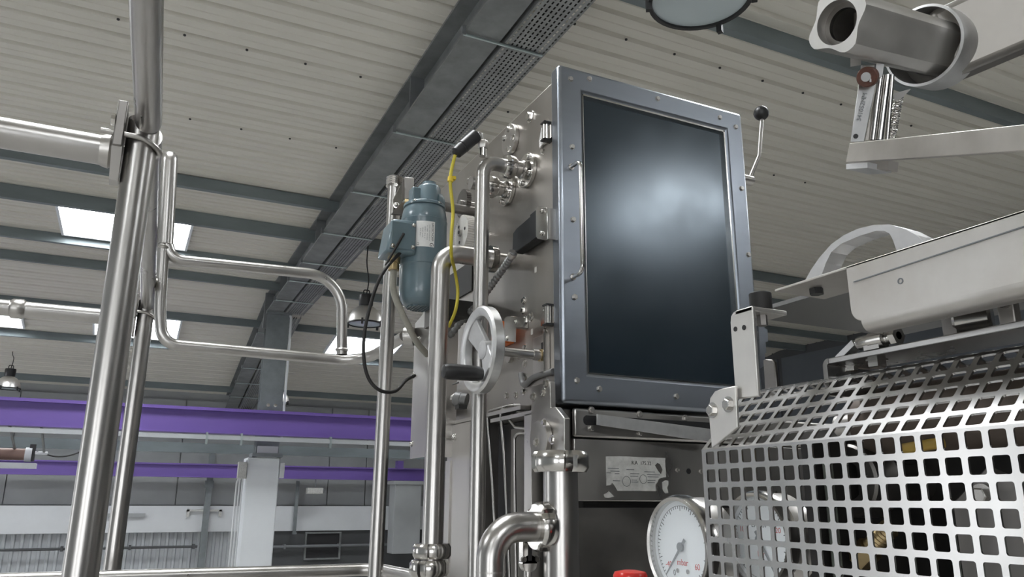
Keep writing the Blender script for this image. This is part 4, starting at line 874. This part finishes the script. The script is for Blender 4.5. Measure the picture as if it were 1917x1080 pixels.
# ---- pressure gauges
def gauge(c, R, label, marks, nums, unit, needle, sub):
    t = thing('pressure_gauge', (c.x, c.y, c.z - R), label, 'gauge', 'dial pressure gauges')
    part('case', MB().lathe([(R * 0.97, 0.006), (R * 0.97, 0.036), (R * 0.9, 0.042)], c, X, 56), 'steel_satin', t)
    part('bezel', MB().lathe([(R * 0.9, 0.004), (R * 0.90, -0.004), (R * 0.97, -0.005), (R * 1.02, 0.0), (R * 1.02, 0.009), (R * 0.97, 0.010)], c, X, 64, cap=False), 'steel_polished', t)
    dl = part('dial', MB().cyl(c + X * 0.004, c + X * 0.0055, R * 0.91, n=56), 'dial_white', t)
    def pol(a, r, d=0.0038): return c + V((d, -math.cos(a) * 0 + math.sin(a) * -r, math.cos(a) * r))   # a clockwise from top as read from -X
    mb = MB()
    for k in range(marks + 1):
        a = math.radians(-135 + 270 * k / marks); L = 0.10 if k % 5 == 0 else 0.055
        p0, p1 = pol(a, R * 0.80), pol(a, R * (0.80 - L)); mb.bar(p0, p1, (0, math.cos(a), math.sin(a)), 0.0004, 0.00012)
    mb.lathe([(R * 0.795, 0), (R * 0.805, 0)], c + X * 0.0038, X, 56, cap=False)
    part('scale_marks', mb, 'print_black', dl, smooth=False)['kind'] = 'stuff'
    for (tx, deg, m) in nums: lettering(dl, tx, pol(math.radians(deg), R * 0.58), -Y, Z, R * 0.16, m, name='numeral')
    lettering(dl, unit, pol(math.pi, R * 0.30), -Y, Z, R * 0.17, 'print_red')
    if sub: lettering(dl, sub, pol(0, R * 0.30), -Y, Z, R * 0.16, 'print_black')
    for dy in (-1, 1): part('dial_screw', MB().cyl(c + V((0.0040, dy * R * 0.16, -R * 0.46)), c + V((0.0030, dy * R * 0.16, -R * 0.46)), R * 0.045, n=12), 'steel_polished', dl)
    a = math.radians(needle); n0, n1 = pol(a, -R * 0.2, 0.002), pol(a, R * 0.76, 0.002); sd = V((0, math.cos(a), math.sin(a)))
    part('needle', MB().prism([n0 + sd * R * 0.035, n0 - sd * R * 0.035, n1 - sd * 0.0005, n1 + sd * 0.0005], (0.0006, 0, 0)).cyl(pol(0, 0, 0.0005), pol(0, 0, 0.003), R * 0.09, n=16), 'print_grey', t)
    part('cover_glass', MB().cyl(c + X * -0.0025, c + X * -0.0015, R * 0.905, n=56), 'gauge_glass', t)
    part('stem', MB().cyl(c + X * 0.03, c + X * 0.10, 0.008, n=14), 'steel_satin', t)
    return t
c = deep(1271, 1024, 0.84)
gauge(c, 0.0535, 'round pressure gauge reading millibar at the corner of the perforated guard', 50, [('0', -152, 'print_black'), ('-40', -128, 'print_red'), ('60', 128, 'print_red')], 'mbar', -137, None)
c2 = deep(1418, 1010, 0.82)
gauge(c2, 0.049, 'second pressure gauge half hidden behind the perforated guard', 50, [('10', -70, 'print_red'), ('20', 70, 'print_red'), ('0', -140, 'print_black')], 'bar', 150, 'EN 837')
# red button by the gauge
c = deep(1180, 1082, 0.93)
t = thing('red_knob', (c.x, c.y, ZF), 'red mushroom knob at the bottom edge beside the gauge', 'knob')
part('knob_cap', MB().lathe([(0.012, -0.012), (0.018, -0.010), (0.0205, -0.002), (0.0205, 0.003), (0.0185, 0.007), (0.008, 0.009), (0.001, 0.0092)], c, Z, 36), 'red_plastic', t)
part('knob_stem', MB().cyl((c.x, c.y, ZF), c - Z * 0.010, 0.010, n=16), 'steel_dark', t)

# ================================================================== THE PERFORATED GUARD AND PRESS ON THE RIGHT
GX, GZ, GYF, GYN = 0.45, 1.6935, 0.5485, 0.175
PITCH, HOLE, HR = 0.0148, 0.0107, 0.0016
SQ = math.sqrt(0.5); L1 = 0.070; RB = 0.02
def gpos(s):           # arclength across the folded sheet -> point (x,z) and inward normal
    if s <= 0: return (GX, GZ + s), (1, 0)
    if s <= L1: return (GX + s * SQ, GZ + s * SQ), (SQ, -SQ)
    a = (s - L1) / RB; x0, z0 = GX + L1 * SQ, GZ + L1 * SQ
    if a < math.pi / 4 + 0.35:
        t = math.pi / 4 - a; return (x0 + RB * (SQ - math.sin(t)), z0 + RB * (math.cos(t) - SQ)), (math.sin(t), -math.cos(t))
    t = -0.35; x1, z1 = x0 + RB * (SQ - math.sin(t)), z0 + RB * (math.cos(t) - SQ); k = s - L1 - RB * (math.pi / 4 + 0.35)
    return (x1 + k * math.cos(t), z1 + k * math.sin(t)), (math.sin(t), -math.cos(t))
def gp3(y, s, d=0.0):
    (x, z), (nx, nz) = gpos(s); return (x + nx * d, y, z + nz * d)
TH = 0.0016
mb = MB(); ncol = int((GYF - GYN) / PITCH); rows = range(-12, 7); g0s = 0.0
key = {}
def gv(y, s, d):
    k = (round(y, 6), round(s, 6), d)
    if k not in key: key[k] = len(mb.v); mb.v.append(V(gp3(y, s, d)))
    return key[k]
hh = HOLE / 2
for j in rows:
    sc_ = g0s + (j + 0.5) * PITCH
    for i in range(ncol):
        yc = GYF - 0.002 - (i + 0.5) * PITCH; c = PITCH / 2
        ins = []; out = []
        for (sy, ss, a0_) in ((1, 1, 0), (-1, 1, 90), (-1, -1, 180), (1, -1, 270)):
            cy, cs = sy * (hh - HR), ss * (hh - HR)
            ins.append([(yc + cy + HR * math.cos(math.radians(a0_ + 30 * k)), sc_ + cs + HR * math.sin(math.radians(a0_ + 30 * k))) for k in range(4)])
            first = (yc + sy * c, sc_ + ins[-1][0][1] - sc_) if a0_ in (0, 180) else (ins[-1][0][0], sc_ + ss * c)
            last = (ins[-1][3][0], sc_ + ss * c) if a0_ in (0, 180) else (yc + sy * c, ins[-1][3][1])
            out.append((first, (yc + sy * c, sc_ + ss * c), last))
        for d in (0.0, TH):
            for k in range(4):
                a = [gv(*p, d) for p in ins[k]]; e = [gv(*p, d) for p in out[k]]; k2 = (k + 1) % 4
                a2 = [gv(*p, d) for p in ins[k2]]; e2 = [gv(*p, d) for p in out[k2]]
                mb.f += [(e[0], e[1], a[1], a[0]), (e[1], a[2], a[1]), (e[1], e[2], a[3], a[2]), (a[3], e[2], e2[0], a2[0])]
        ring_ = [p for q in ins for p in q]
        for k in range(16):
            p, q = ring_[k], ring_[(k + 1) % 16]; mb.f.append((gv(*p, 0.0), gv(*q, 0.0), gv(*q, TH), gv(*p, TH)))
smin, smax = g0s - 12 * PITCH, g0s + 7 * PITCH
t = thing('perforated_guard', (GX, 0.4, GZ + smin), 'folded stainless guard sheet punched with rows of square holes', 'guard')
part('guard_sheet', mb, 'steel_guard', t, smooth=False)
ed = MB()
sv = [smin + (smax - smin) * k / 60 for k in range(61)] + [0.0]; sv.sort()
for a, b in zip(sv, sv[1:]):
    ed.hexa([gp3(GYF - 0.002, a, 0), gp3(GYF + 0.0012, a, 0), gp3(GYF + 0.0012, a, TH), gp3(GYF - 0.002, a, TH), gp3(GYF - 0.002, b, 0), gp3(GYF + 0.0012, b, 0), gp3(GYF + 0.0012, b, TH), gp3(GYF - 0.002, b, TH)])
part('guard_edge', ed, 'steel_guard', t)
# mounting plate and the bent bar standing up from it
pl = part('mount_plate', MB().prism([on_x(a, b, 0.453) for a, b in ((1332, 840), (1326, 770), (1329, 745), (1338, 732), (1352, 727), (1376, 722), (1380, 800))], (0.003, 0, 0)), 'steel_pale', t, bevel=0.0008)
for p in ((1334, 768), (1364, 757)): bolt(pl, on_x(p[0], p[1], 0.453), (-1, 0, 0), 0.0047, 'hexw')
t = thing('bent_bar', on_x(1395, 745, 0.458), 'upright flat steel bar bent over at its top to carry a rubber bumper', 'bracket')
bw = [(1367, 604), (1368, 592), (1372, 585), (1378, 581), (1408, 572), (1419, 742), (1377, 747)]
part('bar_upright', MB().prism([on_x(a, b, 0.458) for a, b in bw], (0.0035, 0, 0)), 'steel_pale', t, bevel=0.0008)
ya, yb_ = on_x(1408, 574, 0.458).y, on_x(1376, 582, 0.458).y; zb1 = on_x(1393, 577, 0.458).z
part('bar_flange', MB().box((0.458, ya, zb1 - 0.004), (0.497, yb_, zb1)), 'steel_pale', t, bevel=0.0008)
for p in ((1377, 616), (1393, 613)):
    q = on_x(p[0], p[1], 0.458); part('bar_hole_disc', MB().cyl(q - X * 0.0004, q + X * 0.001, 0.0022, n=16), 'black_plastic', t)  # holes drawn as black discs, depth only suggested by colour
q = V((0.478, (ya + yb_) / 2, zb1))
t = thing('rubber_bumper', q, 'black rubber buffer seated on the bent bar under the channel tip', 'bumper')
part('bumper_block', MB().lathe([(0.0088, 0), (0.0095, 0.001), (0.0095, 0.015), (0.0088, 0.0158)], q, Z, 28), 'black_rubber', t)
part('bumper_stud', MB().cyl(q - Z * 0.013, q - Z * 0.004, 0.0045, n=6), 'steel_dark', t)
# little plate behind the bar
solo('stop_plate', MB().prism([on_x(a, b, 0.53) for a, b in ((1428, 674), (1433, 672), (1445, 673), (1449, 678), (1456, 740), (1432, 740))], (0.004, 0, 0)), 'steel_dark', 'small dull steel stop plate standing behind the bent bar', 'plate', bevel=0.001)
# toothed strip on the door edge
part('tooth_strip', MB().prism([on_y(a, b, 1.275) for a, b in ((1420, 590), (1431, 594), (1431, 614), (1437, 617), (1438, 639), (1433, 640), (1435, 660), (1432, 662), (1432, 684), (1423, 690))], (0, 0.003, 0)), 'steel_door', bpy.data.objects['machine_cabinet'])

# ---- pale swing beam with its channel and cast handle
BX = 0.46
zt_, zb2 = on_x(1750, 446, BX).z, on_x(1750, 600, BX).z
yE = on_x(1590, 560, BX).y; yC = on_x(1451, 553, BX).y; yN = 0.14
bmT = thing('swing_beam', (BX, 0.3, zb2), 'pale brushed steel beam running out over the perforated guard', 'beam', kind='thing')
rr = 0.010
face = [(BX, yN, zt_), (BX, yE, zt_)] + [(BX, yE - rr * (1 - math.cos(a)) , zb2 + 0.011 + rr - rr * math.sin(a)) for a in [math.pi / 2 * k / 6 for k in range(7)]] + [(BX, yN, zb2 + 0.011)]
part('beam_face', MB().prism(face, (0.002, 0, 0)), 'beam_steel', bmT, bevel=0.0006)
pr = [(BX, zb2 + 0.0115)] + [(BX + 0.008 * (1 - math.cos(a)), zb2 + 0.0115 - 0.008 * math.sin(a)) for a in [math.pi / 2 * k / 6 for k in range(1, 7)]] + [(BX + 0.016, zb2 + 0.0035)]
vs = [(a, yE - 0.008, b) for a, b in pr] + [(a, yN, b) for a, b in pr]; n = len(pr)
part('beam_roll', MB().add(vs, [(k, k + 1, k + 1 + n, k + n) for k in range(n - 1)]), 'beam_steel', bmT)
part('channel_floor', MB().box((BX, yN, zt_ - 0.002), (BX + 0.055, yC, zt_)), 'beam_steel', bmT, bevel=0.0005)
part('channel_lip', MB().box((BX + 0.053, yN, zt_), (BX + 0.055, yC, zt_ + 0.013)).box((BX + 0.053, yN, zt_ + 0.012), (BX + 0.062, yC, zt_ + 0.0135)), 'steel_pale', bmT)
m0_, m1_ = on_x(1598, 528, BX - 0.0005), on_x(1917, 424, BX - 0.0005)
part('scribe_line', MB().bar(m0_, m1_, Z, 0.0004, 0.0003), 'print_grey', bmT)
q = on_x(1685, 526, BX - 0.0004); part('punch_mark', MB().ring(q, X, 0.0022, 0.0014, 0.0005, 16), 'print_grey', bmT)
part('nut', MB().lathe([(0.0055, 0), (0.0055, 0.005)], (BX + 0.022, on_x(1524, 535, BX + 0.02).y, zt_ - 0.007), Z, 6), 'black_plastic', bmT)
HX = 0.492
arch_o = [(1506, 527), (1518, 505), (1534, 482), (1556, 457), (1580, 440), (1606, 428), (1635, 421), (1664, 420), (1692, 428), (1715, 440), (1734, 456)]
arch_i = [(1690, 470), (1678, 468), (1671, 448), (1665, 437), (1655, 432), (1640, 432), (1610, 441), (1575, 456), (1556, 472), (1546, 492), (1536, 520)]
t = thing('cast_handle', on_x(1600, 500, HX), 'cast aluminium bow handle on top of the pale beam', 'handle')
mb = MB(); A = [on_x(a, b, HX) for a, b in arch_o]; Bq = [on_x(a, b, HX) for a, b in arch_i[::-1]]
for k in range(len(A) - 1):
    p = [A[k], A[k + 1], Bq[k + 1], Bq[k]]; mb.hexa(p + [q + X * 0.018 for q in p])
part('handle_bow', mb, 'aluminium_cast', t, ang=50, bevel=0.0)
for (a, b) in ((1516, 526), (1706, 462)):
    q = on_x(a, b, HX); part('handle_foot', MB().box((HX - 0.001, q.y - 0.016, zt_), (HX + 0.019, q.y + 0.010, zt_ + 0.006)), 'aluminium_cast', t, bevel=0.001)
# bent carrier strap under the beam
CX = 0.505
zc1 = on_x(1730, 635, CX).z; yc1 = on_x(1540, 684, CX).y
t = thing('carrier_strap', (CX, 0.3, zc1 - 0.02), 'thick flat steel strap with a turned-down end above the guard', 'strap')
part('strap_flat', MB().box((CX, 0.15, zc1 - 0.0048), (CX + 0.05, yc1 - 0.006, zc1)), 'steel_guard', t, bevel=0.0008)
prr = [(yc1 - 0.006, zc1)] + [(yc1 - 0.006 + 0.006 * math.sin(a), zc1 - 0.006 + 0.006 * math.cos(a)) for a in [math.pi / 2 * k / 6 for k in range(1, 7)]] + [(yc1, zc1 - 0.03), (yc1 - 0.0045, zc1 - 0.03)] + [(yc1 - 0.006 + 0.0015 * math.sin(a), zc1 - 0.006 + 0.0015 * math.cos(a)) for a in [math.pi / 2 * (1 - k / 4) for k in range(5)]]
part('strap_turn', MB().prism([(CX, a, b) for a, b in prr], (0.05, 0, 0)), 'steel_guard', t)
bolt(t, (CX + 0.02, on_x(1640, 668, CX + 0.02).y, zc1 - 0.0048), (0, 0, -1), 0.0075, 'hex'); bolt(t, (CX + 0.025, on_x(1585, 690, CX + 0.02).y, zc1 - 0.0048), (0, 0, -1), 0.0055, 'hex')
# clamping pin on the strap
p0, p1 = on_x(1608, 644, CX + 0.004), on_x(1690, 628, CX + 0.004); ax = (p1 - p0); ax.z = 0; ax.x = 0; ax.normalize(); p0.z = p1.z = zc1 + 0.0075; Lp = abs(p1.y - p0.y)
t = thing('clamp_pin', (p0.x, p0.y, zc1), 'polished stepped clamp pin with thread lying on the strap', 'pin')
part('pin_body', MB().lathe([(0.0050, 0), (0.0055, 0.001), (0.0055, Lp * 0.28), (0.0066, Lp * 0.30), (0.0066, Lp * 0.62), (0.0045, Lp * 0.64)] + [(0.0048 if k % 2 else 0.0040, Lp * 0.64 + 0.0011 * k) for k in range(1, 9)] + [(0.003, Lp * 0.64 + 0.011)], p0, ax, 28), 'steel_polished', t)
part('pin_nut', MB().lathe([(0.007, 0), (0.007, 0.005)], p0 + ax * (Lp * 0.64 + 0.006), ax, 6), 'steel_polished', t)
part('pin_saddle', MB().box((p0.x - 0.005, p0.y - Lp * 0.55, zc1), (p0.x + 0.005, p0.y - Lp * 0.2, zc1 + 0.004)), 'steel_polished', t)
part('pin_link', MB().bar(p0 + V((0.004, 0.004, 0.002)), on_x(1575, 672, CX + 0.012), X, 0.005, 0.0025), 'aluminium', t)
# cylinder and block between beam and strap
q = on_x(1835, 590, 0.53)
t = thing('air_cylinder', q, 'short polished cylinder tucked between the beam and the strap', 'cylinder')
part('barrel', MB().cyl(V((0.52, on_x(1785, 600, 0.52).y, zc1 + 0.012)), V((0.53, on_x(1858, 590, 0.53).y, zc1 + 0.012)), 0.0105, n=28, ch=0.002), 'steel_polished', t)
part('end_block', MB().box((0.514, on_x(1788, 600, 0.514).y, zc1), (0.54, on_x(1762, 600, 0.514).y, zc1 + 0.02)), 'steel_dark', t)
t = thing('steel_lug', (0.52, on_x(1880, 580, 0.52).y, zc1), 'plain steel lug beside the short cylinder', 'lug')
part('lug_plate', MB().box((0.52, on_x(1897, 580, 0.52).y, zc1), (0.528, on_x(1866, 580, 0.52).y, zc1 + 0.03)), 'steel_arm', t, bevel=0.001)
bolt(t, V((0.52, on_x(1884, 575, 0.52).y, zc1 + 0.017)), (-1, 0, 0), 0.004, 'sock')
# shadowed cover plate beyond
zq = on_x(1500, 579, 0.60).z
solo('cover_plate', MB().box((0.57, 0.15, zq), (0.80, on_x(1432, 597, 0.60).y, zq + 0.004)), 'conduit_grey', 'shadowed flat cover plate seen below the channel tip', 'plate')

# ---- the press behind the guard
pr_ = thing('press_machine', (0.8, 0.35, ZF), 'dark press body standing behind the perforated guard', 'machine')
part('press_body', MB().box((0.63, 0.12, ZF), (1.1, 0.50, 1.71)), 'shade_black', pr_)  # coloured near-black to keep the space behind the guard dark
part('press_side', MB().box((0.50, 0.475, ZF), (0.63, 0.485, 1.70)), 'shade_black', pr_)
part('press_ledge', MB().box((0.50, 0.12, 1.652), (0.63, 0.33, 1.658)), 'steel_dark', pr_)
part('press_block', MB().box((0.545, 0.13, 1.52), (0.63, 0.315, 1.632)), 'green_grey', pr_, bevel=0.004)
part('press_cheek', MB().prism([(0.56, 0.40, 1.55), (0.56, 0.33, 1.55), (0.56, 0.34, 1.66), (0.56, 0.37, 1.675), (0.56, 0.40, 1.65)], (0.01, 0, 0)), 'steel_dark', pr_, bevel=0.001)
bolt(pr_, (0.559, 0.375, 1.655), (-1, 0, 0), 0.006, 'hexw', 'steel_satin')
t = thing('press_roller', (0.54, 0.3, 1.69), 'brown roller lying lengthwise under the sloping guard face', 'roller')
part('roller_barrel', MB().cyl((0.565, 0.13, 1.715), (0.565, 0.47, 1.715), 0.028, n=32, ch=0.003), 'brown_roller', t)
part('roller_shaft', MB().cyl((0.565, 0.47, 1.715), (0.565, 0.50, 1.715), 0.010, n=16), 'steel_satin', t)
q = on_x(1560, 980, 0.51)
solo('guide_rod', MB().cyl((0.51, q.y, ZF), (0.51, q.y, 1.68), 0.004, n=16), 'green_grey', 'upright pale green rod glimpsed behind the guard holes', 'rod')
q = on_x(1630, 1025, 0.53); q2 = on_x(1590, 1050, 0.53)
t = thing('spring_bolt', q, 'small threaded spring bolt behind the guard holes', 'bolt')
part('thread', MB().lathe([(0.0075 if k % 2 else 0.0062, 0.0016 * k) for k in range(16)], q, V((0.1, -0.05, 1)) * 0 + (q2 - q) * -1 + Z * 0.006, 16), 'brass', t)
part('bolt_head', MB().lathe([(0.010, -0.016), (0.010, 0)], q, (q2 - q) * -1 + Z * 0.006, 6), 'brass', t)
q = on_x(1700, 830, 0.53)
solo('yellow_rod', MB().cyl((0.53, q.y + 0.008, q.z - 0.004), (0.54, q.y - 0.022, q.z), 0.0040, n=14), 'amber_rod', 'short yellowed rod behind the top row of guard holes', 'rod')
q = on_x(1600, 900, 0.55)
t = thing('press_bush', q, 'grey round bush in the shadow behind the guard', 'bush')
part('bush_ring', MB().ring(q - X * 0.01, X, 0.030, 0.016, 0.03, 36, 0.002), 'steel_dark', t)
part('bush_core', MB().cyl(q, q + X * 0.08, 0.016, n=24), 'steel_dark', t)
q = on_x(1650, 1035, 0.535)
solo('amber_block', MB().box((0.515, 0.135, 1.655), (0.535, 0.215, 1.672)), 'bakelite', 'brownish block on the press ledge behind the guard', 'block', bevel=0.002)

# ================================================================== THE GRIPPER ARM AT THE TOP RIGHT
A0, B0 = deep(1566, 42, 0.585), deep(1752, 92, 0.665)
ax = (B0 - A0).normalized(); Lh = (B0 - A0).length
upv = (RM @ V((0, 1, 0))); upv = (upv - ax * upv.dot(ax)).normalized(); sdv = ax.cross(upv)
gr = thing('gripper_arm', B0, 'machined aluminium gripper head with a round ring on a grey arm', 'gripper')
rh = 0.0215
def octo(r, k=0.55):
    pts = []
    for q in range(4):
        a = math.radians(90 * q + 20); d = upv * math.cos(a) + sdv * math.sin(a); e = -upv * math.sin(a) + sdv * math.cos(a)
        pts += [d * r - e * r * k, d * r + e * r * k]
    return pts
P0 = [A0 + q for q in octo(rh)]; P1 = [A0 + q + ax * (Lh * 1.1) for q in octo(rh)]; Pi = []
mb = MB(); n = 32; nn = 8
outer = [];
def octr(a):          # radius of the chamfered square at angle a
    best = 1e9
    for q in range(4):
        f = math.cos(a - math.radians(90 * q + 20))
        if f > 1e-6: best = min(best, rh / f)
    return min(best, rh * 1.17)
vs = []
for (d, kind) in ((0.0, 'i'), (0.0, 'c'), (0.012, 'o'), (Lh * 1.1, 'o'), (Lh * 1.1, 'i'), (0.0, 'i')):
    for k in range(48):
        a = 2 * math.pi * k / 48; r = octr(a) if kind == 'o' else 0.0165
        if kind == 'c': r = octr(a) * (1.0 - 0.13 * (0.5 + 0.5 * math.cos(4 * (a - math.radians(20)))))
        vs.append(A0 + ax * d + (upv * math.cos(a) + sdv * math.sin(a)) * r)
fs = []
for i in range(5):
    for k in range(48): fs.append((i * 48 + k, i * 48 + (k + 1) % 48, (i + 1) * 48 + (k + 1) % 48, (i + 1) * 48 + k))
hubp = part('gripper_body', MB().add(vs, fs), 'steel_pale', gr, ang=18)
part('bore_sleeve', MB().ring(A0 + ax * 0.010, ax, 0.0166, 0.0125, 0.004, 36), 'steel_dark', hubp)
part('bore_end', MB().cyl(A0 + ax * 0.06, A0 + ax * 0.064, 0.0166, n=36), 'steel_dark', hubp)
part('bore_pin', MB().cyl(A0 + ax * 0.03 - upv * 0.012, A0 + ax * 0.03 + upv * 0.012, 0.004, n=14), 'steel_satin', hubp)
vdir = (CAM - A0).normalized()
def onface(p, off=0.0):      # nearest body surface point towards the camera
    return p
for (fx, fy, m, r) in ((1640, 22, 'black_plastic', 0.0034),):
    q = deep(fx, fy, 0.588); part('cross_hole', MB().cyl(q, q + (q - CAM).normalized() * 0.02, r, n=18), m, hubp)
bolt(hubp, deep(1632, 86, 0.598), (CAM - deep(1632, 86, 0.6)).normalized() - upv * 0.3, 0.0036, 'sock', 'steel_satin')
RG = 0.0335
rg = part('gripper_ring', MB().lathe([(RG - 0.0022, 0), (RG, 0.0006), (RG, 0.031), (RG - 0.001, 0.032)], B0 - ax * 0.022, ax, 64, cap=False).lathe([(RG - 0.0022, 0), (RG - 0.0026, 0.031), (RG - 0.001, 0.032)], B0 - ax * 0.022, ax, 64, cap=False), 'aluminium', gr)
part('ring_web', MB().cyl(B0 + ax * 0.006, B0 + ax * 0.010, RG - 0.002, n=48), 'steel_dark', rg)
arm1 = deep(1960, -40, 0.60)
part('arm_tube', MB().bar(B0 + ax * 0.004, arm1 + ax * 0.05, upv, 0.030, 0.020), 'arm_grey', gr, bevel=0.006)
# slide unit below: white-faced block, rods, spring, foot bar
cu = RM @ V((1, 0, 0)); cv = RM @ V((0, 1, 0)); cw = RM @ V((0, 0, 1))
def slab(pts, d0, th): return MB().prism([deep(a, b, d0) for a, b in pts], (deep(pts[0][0], pts[0][1], d0) - CAM).normalized() * th)
sl = thing('slide_unit', deep(1620, 270, 0.62), 'small pneumatic slide with printed face, spring and flat foot bar', 'slide unit')
fp = part('slide_face', slab([(1612, 122), (1638, 120), (1640, 160), (1618, 266), (1592, 266)], 0.615, 0.010), 'aluminium', sl, bevel=0.0006)
tdir = (deep(1625, 160, 0.614) - deep(1606, 240, 0.614)); 
lettering(fp, '541052MM', deep(1614, 200, 0.6138), tdir, (deep(1600, 200, .614) - deep(1640, 200, .614)), 0.0050, 'print_grey')
q = deep(1602, 255, 0.6146); part('face_hole', MB().cyl(q, q - (q - CAM).normalized() * 0.0006, 0.0019, n=16), 'black_plastic', fp)
q = deep(1622, 144, 0.606)
bz = (CAM - q).normalized() - cu * 0.35
bsh = part('bush', MB().cyl(q - bz * 0.006, q, 0.0078, n=28, ch=0.0008), 'rust_bush', sl)
part('bush_pin', MB().cyl(q, q + bz * 0.0015, 0.0036, n=20), 'aluminium', bsh)
part('bush_clip', MB().bar(q + bz * 0.0016 + cu * 0.0035 + cv * 0.003, q + bz * 0.0016 + cu * 0.0035 - cv * 0.004, cu, 0.0007, 0.0005), 'aluminium', bsh)
part('yoke', slab([(1592, 100), (1612, 104), (1612, 122), (1592, 125)], 0.62, 0.012), 'aluminium', sl)
part('yoke', slab([(1640, 118), (1655, 120), (1652, 142), (1640, 148)], 0.612, 0.012), 'aluminium', sl)
part('slide_rail', slab([(1644, 148), (1668, 150), (1650, 262), (1620, 262)], 0.622, 0.012), 'steel_arm', sl)
for k, (a, b, r) in enumerate(((1649, 1634, 0.0022), (1662, 1647, 0.0028), (1671, 1661, 0.0016))):
    part('guide_rod', MB().cyl(deep(a, 140, 0.617), deep(b, 262, 0.620), r, n=14), 'steel_polished', sl)
s0, s1 = deep(1683, 176, 0.632), deep(1668, 256, 0.632); dz_ = (s1 - s0).normalized(); u_, v_, _w = basis(dz_)
H = [s0 + dz_ * ((s1 - s0).length * k / 220) + (u_ * math.cos(k * 2 * math.pi / 12) + v_ * math.sin(k * 2 * math.pi / 12)) * 0.0034 for k in range(221)]
part('spring', MB().tube(H, 0.0006, 6), 'steel_polished', sl)
part('shield', slab([(1672, 175), (1706, 166), (1690, 182), (1676, 190)], 0.625, 0.002), 'steel_satin', sl)
fa, fb = deep(1583, 304, 0.612), deep(1590, 268, 0.612); ga, gb = deep(1930, 281, 0.42), deep(1930, 231, 0.42)
nb = (fb - fa).cross(ga - fa).normalized(); nb = nb if nb.dot(CAM - fa) < 0 else -nb
part('foot_bar', MB().prism([fa, ga, gb, fb], nb * 0.004), 'steel_arm', sl, bevel=0.0005)
part('foot_block', MB().prism([deep(1584, 307, 0.616), deep(1624, 303, 0.60), deep(1624, 314, 0.60), deep(1584, 317, 0.616)], nb * 0.02), 'aluminium', sl)
part('foot_block', MB().prism([deep(1624, 303, 0.606), deep(1664, 300, 0.595), deep(1662, 318, 0.595), deep(1624, 314, 0.606)], nb * 0.008), 'steel_arm', sl)
